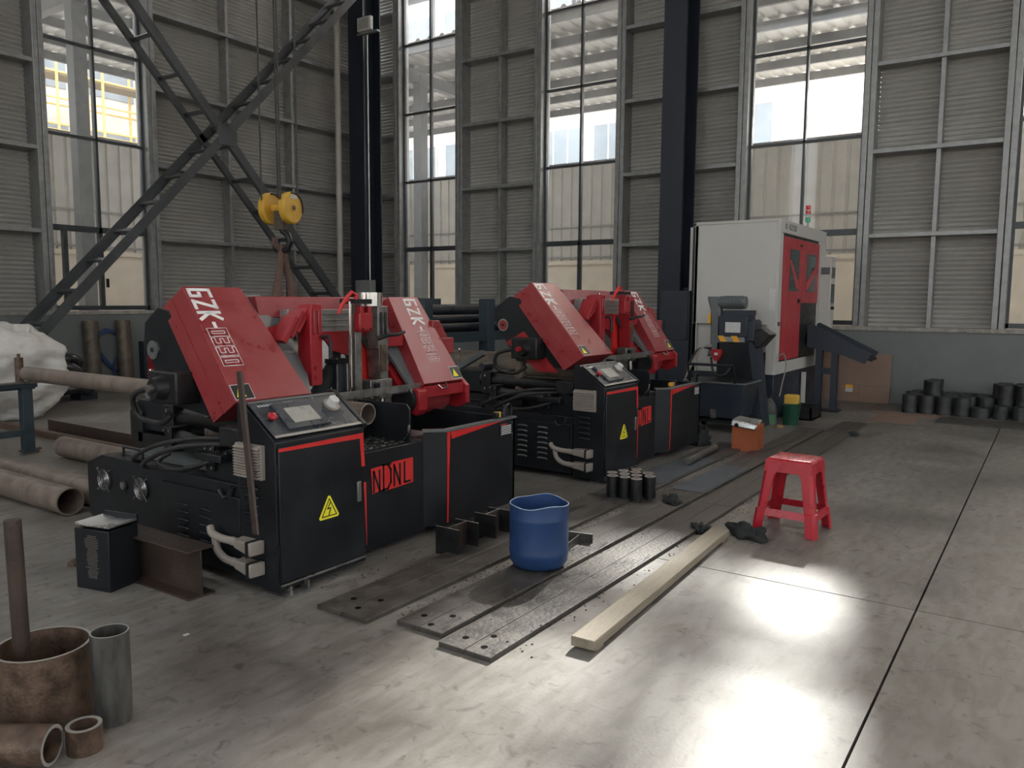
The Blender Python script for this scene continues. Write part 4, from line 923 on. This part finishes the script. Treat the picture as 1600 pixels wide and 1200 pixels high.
# foreground tubes
tube((1.265, 2.815, 0), (1.265, 2.815, .262), .150, .140, 'rust', 'large rusty steel ring standing at lower left with a rod inside', name='steel_ring')
tag(MB().cyl((1.215, 2.85, .0), (1.210, 2.86, .705), .027, n=24).build('steel_rod', 'ibeam'), 'dark steel rod standing upright inside the large rusty ring', 'steel bar')
tube((1.385, 2.605, 0), (1.385, 2.605, .318), .062, .056, 'tubegrey', 'grey steel tube standing upright at lower left', name='steel_tube')
tube((1.232, 2.50, 0), (1.232, 2.50, .085), .054, .040, 'rust', 'small thick rusty ring between the lying tube and the grey tube', name='steel_ring')
tube((1.132, 2.497, .063), (.86, 2.90, .063), .062, .050, 'rust', 'brown steel tube lying in the bottom left corner', name='steel_tube')
# black tin
tn = thing('oil_tin', 'square black tin with white print and bare dented metal top', 'tin', (2.02, 3.77, 0), math.atan2(.04, .165))
MB().box(0, .185, 0, .225, 0, .308).build('body', 'black', tn, bev=.004)
MB().prism([(0, .323), (.225, .323), (.225, .335), (.11, .318), (0, .332)], 'x', .006, .179).build('top_sheet', 'tinfoil', tn)
MB().box(.178, .190, 0, .225, .31, .352).build('torn_edge', 'black', tn)
m = MB()
random.seed(3)
for i in range(26):
    z = .275-i*.0085; w_ = random.uniform(.05, .085)
    y0 = .11-w_/2; 
    while y0 < .11+w_/2: l = random.uniform(.004, .012); m.box(-.0015, -.0005, y0, y0+l*.6, z, z+.0022); y0 += l
m.build('label_print', 'beige', tn)['kind'] = 'stuff'
lump('red_scrap', (2.14, 4.35, 0), (.035, .03, .03), 'rust', 'small rust red scrap behind the black tin', 'scrap', 2)
tag(MB().box(1.93, 1.955, 3.02, 3.035, 0, .002).build('paper_scrap', 'paper'), 'tiny white paper scrap on the bare floor', 'scrap')
# orange tin
ot = thing('oil_tin', 'rusty orange tin with a torn silver lid beside the strips', 'tin', (7.60, 2.31, 0), .02)
MB().box(0, .22, 0, .25, 0, .27).build('body', 'orange', ot, bev=.005)
MB().box(-.005, .004, .0, .02, 0, .29).build('seam', 'orange', ot); MB().box(-.004, .004, .235, .25, 0, .27).build('seam', 'orange', ot)
MB().hexa([(-.03, .02, .225), (.0, .02, .22), (.0, .26, .25), (-.03, .26, .25), (-.02, .0, .275), (.21, .01, .30), (.21, .25, .325), (-.02, .25, .315)]).build('torn_lid', 'tinfoil', ot, bev=.01)
MB().cyl((-.034, .20, .26), (-.026, .20, .262), .02, n=16).build('spout_hole', 'black', ot)
tag(MB().cyl((6.55, 2.60, .058), (7.35, 2.64, .058), .034, n=20).build('round_bar', 'tubegrey'), 'thick dark round bar lying by the right end of the second saw', 'steel bar')
lump('rag', (8.1, 2.95, 0), (.11, .09, .16), 'cloth', 'dark rag bundle hanging down at the end of the second saw', 'rag', 14, amp=.5).location = (7.72, 2.93, .0)

# ---------------------------------------------------------------- stillage rack behind the second saw
rk = thing('stillage_rack', 'blue grey steel stillage rack holding dark bars behind the saws', 'rack', (7.0, 6.0, 0))
def rackpost(x, y): MB().box(x, x+.15, y, y+.15, 0, 1.475).build('post', 'rackp', rk, bev=.003)
for x in (0, 1.24, 2.5, 3.76):
    for y in (0, .9): rackpost(x, y)
for y in (.03, .93): MB().box(0, 3.9, y, y+.10, .94, 1.06).build('long_rail', 'rackp', rk); MB().box(0, 3.9, y, y+.10, .3, .4).build('long_rail', 'rackp', rk)
for x in (.03, 1.27, 2.53, 3.79): MB().box(x, x+.09, .15, .9, .94, 1.04).build('cross_rail', 'rackp', rk)
M['bardk'] = mat('black_scaled_bar', (.012, .014, .018), (.06, .065, .075), .36, .5, scale=18, contrast=.5, bump=.3, stretch=(.3, 1, 1))
for k, (y, z, r, dz) in enumerate(((.21, 1.12, .05, 0), (.33, 1.12, .05, .0), (.45, 1.12, .05, 0), (.27, 1.22, .05, .0), (.39, 1.22, .05, .0), (.60, 1.15, .08, 0), (.78, 1.15, .08, 0), (.69, 1.32, .08, 0))):
    tag(MB().cyl((6.7, 6.0+y, z), (11.2, 6.0+y, z-dz), r, n=18).build('round_bar', 'bardk'), 'long black round bar stacked in the rack behind the saws', 'steel bar', 'black bars in the stillage rack')
MB().box(.75, 1.1, 1.0, 1.05, 1.0, 1.40).build('divider', 'rackp', rk)
tube((6.44, 3.42, .776), (6.44, 5.9, .776), .17, .162, 'pipedk', 'very large bronze brown pipe running into the second saw', rims=False)

# ---------------------------------------------------------------- crane hook block
hk = thing('crane_hook_block', 'yellow twin sheave crane hook block hanging on wire ropes', 'hook block', (6.63, 8.0, 0), radians(103))
for x0, x1, r in ((-.20, -.11, .195), (.10, .19, .195)):
    n_ = MB()
    zc = 2.565
    s_ = n_.cyl((x0, .02, zc), (x1, .02, zc), r, n=36).build('sheave_cover', 'yellow', hk, bev=.02)
    MB().cyl((x0-.005, .02, zc), (x1+.005, .02, zc), .055, n=20).build('axle_boss', 'yellow', s_)
    MB().cyl((x0-.012, .02, zc), (x0-.005, .02, zc), .03, n=16).build('axle_nut', 'dirt', s_)
    MB().path([(x0-.004, .02+(r-.015)*cos(a), zc+(r-.015)*sin(a)) for a in [radians(q) for q in range(75, 200, 10)]], .012, 6).build('grease_edge', 'rubber', s_)
MB().box(-.208, -.201, -.04, .08, zc+.11, zc+.155).build('name_plate', 'paper', hk)
MB().cyl((-.2, .02, 2.565), (.2, .02, 2.565), .05).build('axle', 'yellow', hk)
MB().box(-.07, .07, -.02, .06, 2.30, 2.56).build('yoke', 'dirt', hk, bev=.01)
MB().path([(0, .02, 2.33), (-.03, .02, 2.29), (-.11, .02, 2.24), (-.14, .02, 2.16), (-.10, .02, 2.07), (-.01, .02, 2.04), (.08, .02, 2.07), (.11, .02, 2.15), (.10, .02, 2.21)], [.03, .035, .038, .042, .042, .04, .034, .026, .012], 14).build('hook', 'blackm', hk)
for x, y in ((-.16, -.14), (-.14, .17), (.14, .17), (.15, -.16)): MB().cyl((x, .02+y, 2.6), (x, .02+y, 10.25), .011, n=8).build('wire_rope', 'rope', hk)
for k, (dx, nm) in enumerate(((-.035, 'left'), (.05, 'right'))):
    t = thing('lifting_sling', 'brown webbing sling on the crane hook, the %s one' % nm, 'sling', (6.62, 7.98, 0))
    s = -1 if k == 0 else 1
    MB().path([(-.02+dx*.3, 0, 2.13), (dx*.6, 0, 2.0), (dx*1.2, 0, 1.84), (dx*2, 0, 1.70), (dx*2.4, 0, 1.62), (dx*2.5, 0, 1.52), (dx*2.5, 0, .98)], [.035, .04, .042, .045, .06, .065, .06], 10).build('sling_leg', 'sling', t)
    MB().path([(-.12+dx*.4, 0, 2.20), (-.12+dx*.6, 0, 2.12), (-.06, 0, 2.06), (0, 0, 2.10)], .022, 8).build('loop', 'sling', t)

# ---------------------------------------------------------------- white machining centre
cn = thing('machining_centre', 'tall white machining centre with red doors near the window wall', 'machine', (9.8, 2.8, 0))
m = MB().box(0, 2.3, 0, .04, .57, .72).box(0, .15, 0, .04, .72, 2.30).box(1.90, 2.3, 0, .04, .72, 2.30).box(0, 2.3, 0, .04, 2.30, 2.46)
m.build('front_frame', 'cncwhite', cn, bev=.004)
MB().box(0, 2.3, .04, 1.07, 2.42, 2.46).build('top_panel', 'cncwhite', cn, bev=.01)
MB().box(0, .04, .04, 1.07, 1.18, 2.42).build('side_panel', 'cncwhite', cn, bev=.004)
MB().box(0, .04, .04, .12, .57, 1.18).box(0, .04, 1.02, 1.07, .57, 1.18).box(.06, .10, .04, 1.07, .57, 1.2).build('side_recess', 'cncwhite', cn)['kind'] = 'stuff'
MB().box(2.26, 2.3, .04, 1.07, .57, 2.42).build('side_panel', 'cncwhite', cn); MB().box(.0, 2.3, 1.03, 1.07, .57, 2.42).build('rear_panel', 'cncwhite', cn)
MB().box(.02, 2.3, .02, 1.07, .02, .57).build('base', 'navy', cn, bev=.006)
MB().box(.15, 1.90, .015, .035, .66, 2.34).build('door_surround', 'black', cn)
dl = MB().box(.17, 1.0, -.012, .015, .74, 2.26).build('door', 'cncred', cn, bev=.004)
du = MB().box(1.01, 1.88, -.012, .015, 1.45, 2.26).build('door', 'cncred', cn, bev=.004)
MB().box(1.01, 1.88, .0, .016, .74, 1.45).build('opening', 'blackm', cn)
MB().box(.42, .84, -.016, -.012, 1.60, 2.12).build('door_window', 'dkglass', dl); MB().box(1.24, 1.70, -.016, -.012, 1.60, 2.10).build('door_window', 'dkglass', du)
MB().box(.85, .92, -.03, -.012, 1.45, 1.50).build('door_lock', 'black', dl); MB().box(.88, .95, -.025, -.012, 2.17, 2.20).build('door_lock', 'black', dl)
M['decal'] = mat('red_diagonal_decal', (.5, .05, .06), rough=.4)
MB().prism([(.40, 1.98), (.47, 1.98), (.84, 1.70), (.84, 1.63), (.74, 1.63)], 'y', -.018, -.016).build('diagonal_decal', 'decal', dl)
MB().prism([(1.70, 1.95), (1.70, 1.86), (1.30, 1.62), (1.24, 1.64), (1.24, 1.72)], 'y', -.018, -.016).build('diagonal_decal', 'decal', du)
frc = lambda u, v, n: (u, -.0015-n*.002, v)
m = MB(); write(m, 'K', frc, .20, 2.355, .10, .055, .012, 1); write(m, '-', frc, .32, 2.355, .08, .055, .012, 1); write(m, 'GZ30', frc, .38, 2.355, .085, .055, .012, 1); m.build('model_lettering', 'greyp', cn)
MB().box(-.006, 0, .03, .10, 1.36, 1.62).build('warning_label', 'paper', cn)
MB().box(.035, .06, .14, .32, .62, .84).build('sight_panel', 'rust', cn)
MB().box(.02, .08, -.02, 0, 1.17, 1.22).build('padlock_hasp', 'chrome', cn)
hose([(.08, -.02, .80), (.16, -.06, .82), (.22, -.07, .66), (.16, -.05, .46), (.10, -.04, .30)], .008).build('white_cable', 'beige', cn)
cp = MB().box(1.98, 2.22, -.16, 0, 1.0, 2.1).build('control_pendant', 'cncwhite', cn, bev=.008)
MB().box(2.0, 2.2, -.165, -.16, 1.45, 1.72).build('pendant_screen', 'dkglass', cp); MB().box(2.0, 2.2, -.164, -.16, 1.80, 1.95).build('pendant_header', 'greyp', cp)
MB().box(1.976, 1.98, -.14, -.02, 1.85, 1.95).build('brand_plate', 'greyp', cp); MB().cyl((2.05, -.20, 1.38), (2.05, -.16, 1.38), .02).build('knob', 'black', cp)
sl_ = thing('signal_tower', 'red and green signal light on top of the white machine', 'lamp', (11.5, 2.92, 2.46))
MB().cyl((0, 0, 0), (0, 0, .10), .012, n=10).build('stem', 'steel', sl_)
for z, mm in ((.10, 'lampgrn'), (.16, 'paper'), (.20, 'lampred'), (.27, 'lampred')): MB().cyl((0, 0, z), (0, 0, z+.055), .033, n=18).build('lens', mm, sl_)
# dark electrical cabinets left of it
ec = thing('electrical_cabinet', 'dark navy cabinet between the second saw and the white machine', 'cabinet', (9.95, 3.98, 0))
MB().box(0, 1.3, 0, .42, .08, 1.60).build('body', 'navy', ec, bev=.006); MB().box(-.012, 0, .02, .40, .95, 1.58).build('door', 'colm', ec, bev=.004); MB().box(.05, 1.2, -.09, 0, .08, 2.42).build('tall_spine', 'black', ec)
MB().box(-.02, -.012, .33, .36, 1.1, 1.2).build('handle', 'black', ec); MB().box(0, 1.3, 0, .42, 0, .08).build('plinth', 'black', ec)
wbx = thing('filter_box', 'narrow off white box standing on the dark navy cabinet', 'box', (10.4, 4.05, 1.6))
MB().box(0, .5, 0, .13, 0, .86).build('case', 'cncwhite', wbx, bev=.006); MB().box(.0, .5, .13, .2, 0, .05).build('foot', 'black', wbx)
# chip conveyor and cart
cv = thing('chip_conveyor', 'dark chip conveyor head with motor in front of the white machine', 'conveyor', (9.15, 2.85, 0))
MB().prism([(.58, .80), (.54, .95), (.55, 1.35), (.60, 1.52), (.44, 1.52), (.40, .85)], 'x', .0, .12).build('belt_guard', 'greyp', cv, bev=.02)
MB().box(-.03, .0, .54, .565, 1.20, 1.32).build('orange_label', 'amber', cv)
mo = MB().cyl((.06, .46, 1.45), (.06, .14, 1.45), .075, n=24).build('motor', 'greyp', cv, bev=.01)
for k in range(8): MB().cyl((.06, .40-k*.03, 1.45), (.06, .39-k*.03, 1.45), .080, n=24).build('cooling_fin', 'greyp', mo)
MB().box(.0, .3, .10, .46, 1.05, 1.30).box(.02, .28, .02, .12, 1.0, 1.24).build('conveyor_head', 'navy', cv, bev=.01)['kind'] = 'stuff'
MB().box(.02, .25, .08, .40, 1.30, 1.36).build('motor_base', 'navy', cv)
MB().box(-.006, 0, .18, .36, 1.10, 1.22).build('rating_label', 'paper', cv)
for y0 in (.38, .22): MB().prism([(y0, 1.06), (y0+.07, 1.06), (y0+.03, .99), (y0-.04, .99)], 'x', -.006, 0).build('hazard_stripe', 'amber', cv)
MB().prism([(.10, .98), (.45, .98), (.45, .50), (.02, .50)], 'x', .0, .25).build('conveyor_leg', 'black', cv)
MB().prism([(-.10, .0), (.06, 1.25), (.16, 1.25), (.06, .0)], 'x', .05, .35).build('conveyor_trough', 'navy', cv)
MB().prism([(-.16, 1.08), (-.05, 1.15), (.05, 1.12), (.05, .95), (-.03, .93)], 'x', .05, .30).build('discharge_hood', 'blackm', cv, bev=.01)
MB().prism([(.50, .90), (.38, .90), (.38, .84), (.42, .76), (.46, .76), (.50, .84)], 'x', -.06, -.0).build('isolator_switch', 'redcast', cv); MB().box(-.068, -.06, .42, .46, .83, .86).build('switch_label', 'paper', cv)
for k in range(4): hose([(.0, .52, .95-.02*k), (-.06, .62+.01*k, .90), (-.12, .70+.02*k, .72), (-.2, .78, .5), (-.3, .80+.03*k, .3)], .008).build('cable', 'beige' if k < 2 else 'rubber', cv)
hose([(.0, .52, .80), (-.06, .46, .62), (-.05, .34, .60), (0, .28, .70)], .014).build('conduit', 'rubber', cv)
ct = thing('chip_cart', 'dark navy chip cart under the conveyor head', 'cart', (8.58, 2.80, 0))
m = MB()
m.hexa([(.04, .04, .16), (.50, .04, .16), (.50, .62, .16), (.04, .62, .16), (0, -.03, .56), (.55, -.03, .56), (.55, .68, .56), (0, .68, .56)]); m.build('tub', 'navy', ct, bev=.006)
MB().box(-.012, .562, -.042, .692, .55, .565).build('tub_rim', 'greyp', ct)
MB().box(.02, .53, -.01, .66, .562, .568).build('chips', 'blackm', ct)
MB().path([(-.0, .08, .56), (-.08, .08, .76), (-.08, .60, .76), (-.0, .60, .56)], .016, 8).build('push_handle', 'black', ct)
MB().box(-.02, .57, -.05, .70, .11, .14).build('base_frame', 'black', ct)
for x in (.06, .48):
    for y in (.04, .58): MB().cyl((x, y, .055), (x, y+.04, .055), .055, n=18).build('wheel', 'rubber', ct)
MB().box(-.03, -.01, .28, .34, .16, .26).build('tow_latch', 'steel', ct)
# discharge chute
ch = thing('discharge_chute', 'dark sloping chute coming out of the white machine', 'chute', (11.15, 2.75, 0))
m = MB().hexa([(0, -.78, .70), (.5, -.78, .70), (.5, 0, 1.02), (0, 0, 1.02), (0, -.78, .72), (.5, -.78, .72), (.5, 0, 1.04), (0, 0, 1.04)]).build('chute_floor', 'blackm', ch)
for x in (0, .49): MB().prism([(-.72, .66), (-.80, .80), (-.02, 1.18), (.02, 1.16), (.02, .86), (-.45, .76)], 'x', x-.006, x+.006).build('side_plate', 'navy', ch)
for y in (-.14, -.34): MB().box(.0, .10, y-.04, y+.04, 0.02, .92).build('support_post', 'navy', ch)
MB().box(.02, .12, -.36, -.12, .50, .58).build('post_brace', 'navy', ch); MB().box(-.04, .2, -.42, -.08, 0, .02).build('foot_plate', 'blackm', ch)
MB().box(-.10, -.05, .0, .05, .10, .52).build('lift_rod', 'cncwhite', ch); MB().cyl((-.075, .02, .02), (-.075, .02, .1), .016).build('levelling_foot', 'chrome', ch)
# pail, foam, jug, crate
pa = thing('pail', 'dark green pail standing by the white machine base', 'bucket', (9.66, 2.55, 0))
MB().lathe([(.0, 0), (.085, 0), (.112, .24), (.118, .25), (.118, .262), (.106, .262), (.082, .01), (0, .01)], (0, 0, 0), 28).build('shell', 'green', pa)
MB().path([(-.118*cos(a), .118*sin(a), .25) for a in [pi*i/12 for i in range(13)]], .004, 6).build('handle', 'screw', pa)
tag(MB().box(9.62, 9.74, 2.47, 2.63, .23, .36).build('sponge_block', 'orangebx', bev=.015), 'yellow sponge block sticking out of the green pail', 'sponge')
jg = thing('plastic_jug', 'clear plastic jug with green liquid beside the pail', 'jug', (9.58, 2.78, 0))
MB().lathe([(.0, 0), (.075, 0), (.085, .02), (.085, .16), (.075, .22), (.035, .29), (.026, .30), (.026, .32)], (0, 0, 0), 24).build('shell', 'jug', jg)
MB().lathe([(0, .002), (.078, .004), (.080, .12), (0, .12)], (0, 0, 0), 24).build('liquid', 'ltgreen', jg); MB().cyl((0, 0, .315), (0, 0, .335), .03, n=18).build('cap', 'black', jg)
cr = thing('parts_crate', 'small dark crate beside the pail and the chute stand', 'crate', (10.1, 2.42, 0))
for q in ((0, .5, 0, .02, 0, .16), (0, .5, .26, .28, 0, .16), (0, .02, 0, .28, 0, .16), (.48, .5, 0, .28, 0, .16)): MB().box(*q).build('side', 'blackm', cr)
MB().box(0, .5, 0, .28, 0, .02).build('bottom', 'blackm', cr)
lump('rag', (9.36, 2.60, 0), (.07, .05, .03), 'glove', 'small brown rag on the floor beside the clear jug', 'rag', 21)
# cardboard and blocks by the wall
cb = thing('cardboard_sheet', 'flattened brown cardboard box leaning against the right wall', 'cardboard', (12.52, 1.93, 0))
MB(Matrix.Rotation(radians(6), 4, 'Y')).box(0, .03, 0, 1.0, .25, .72).build('upper_flap', 'card', cb); MB(Matrix.Rotation(radians(6), 4, 'Y')).box(-.006, .03, .42, 1.0, 0, .245).build('lower_flap', 'card', cb)
MB(Matrix.Rotation(radians(6), 4, 'Y')).box(-.006, .03, 0, .415, 0, .245).build('lower_flap', 'card', cb); MB(Matrix.Rotation(radians(6), 4, 'Y')).box(-.010, .025, .0, 1.0, .13, .135).build('fold', 'card', cb)
MB(Matrix.Rotation(radians(6), 4, 'Y')).box(-.010, -.006, .50, .60, .14, .20).build('white_label', 'paper', cb); MB(Matrix.Rotation(radians(6), 4, 'Y')).box(-.010, -.006, .50, .60, .20, .25).build('yellow_label', 'amber', cb)
random.seed(11)
blk = [MB().cyl((0, 0, 0), (0, 0, .24), .095, n=22).mesh('steel_billet', 'tubegrey'), MB().cyl((0, 0, 0), (0, 0, .17), .085, n=22).mesh('steel_billet', 'tubegrey'), MB().cyl((0, 0, 0), (0, 0, .13), .11, n=22).mesh('steel_billet', 'ibeam')]
for mm in blk: mm.materials[0] = M['bardk2'] if 'bardk2' in M else M.setdefault('bardk2', mat('dark_sawn_billet', (.035, .036, .038), (.075, .075, .075), .5, .4, scale=10, bump=.2))
def billet(x, y, z, k):
    o = bpy.data.objects.new('steel_billet', blk[k]); COL.objects.link(o); o.location = (x, y, z); o.rotation_euler = (0, 0, random.random()*3)
    if z > 0: tag(o, 'short dark sawn steel billet lying on top of the heap along the right wall', 'steel bar', 'billets on top of the heap by the right wall')
    elif x < 11.85: tag(o, 'short dark sawn steel billet in the front row of the heap by the right wall', 'steel bar', 'billets in the front row by the right wall')
    else: tag(o, 'short dark sawn steel billet behind the front row of the heap by the right wall', 'steel bar', 'billets behind the front row by the right wall')
for r_, x in enumerate((11.75, 11.97, 12.19, 12.41)):
    y = 1.55-.05*r_+(.12 if r_ > 1 else 0); i = 0
    while y > -1.2:
        k = 0 if (i < 5 or r_ > 0) else 1
        if r_ == 0 and i > 3: k = 2 if i % 3 == 1 else 1
        billet(x+random.uniform(-.01, .01), y, 0, k)
        h = (.24, .17, .13)[k]
        if r_ >= 1 and (i in (1, 5, 6, 8, 9, 10, 11)) and k == 0: billet(x, y, .241, 1)
        y -= .205 if k != 2 else .225; i += 1
tag(MB().box(10.55, 11.25, 1.35, 1.85, .001, .005).build('cardboard_scrap', 'card'), 'flat scrap of grey brown cardboard on the far floor, the nearer one', 'cardboard')
tag(MB().box(11.3, 11.62, 1.1, 1.95, .001, .005).build('cardboard_scrap', 'card'), 'flat scrap of cardboard on the floor in front of the billets', 'cardboard')
tag(MB().box(10.85, 11.45, -1.6, 1.15, .001, .012).build('steel_sheet', 'plate'), 'thin dark steel sheet on the floor in front of the billets', 'sheet')
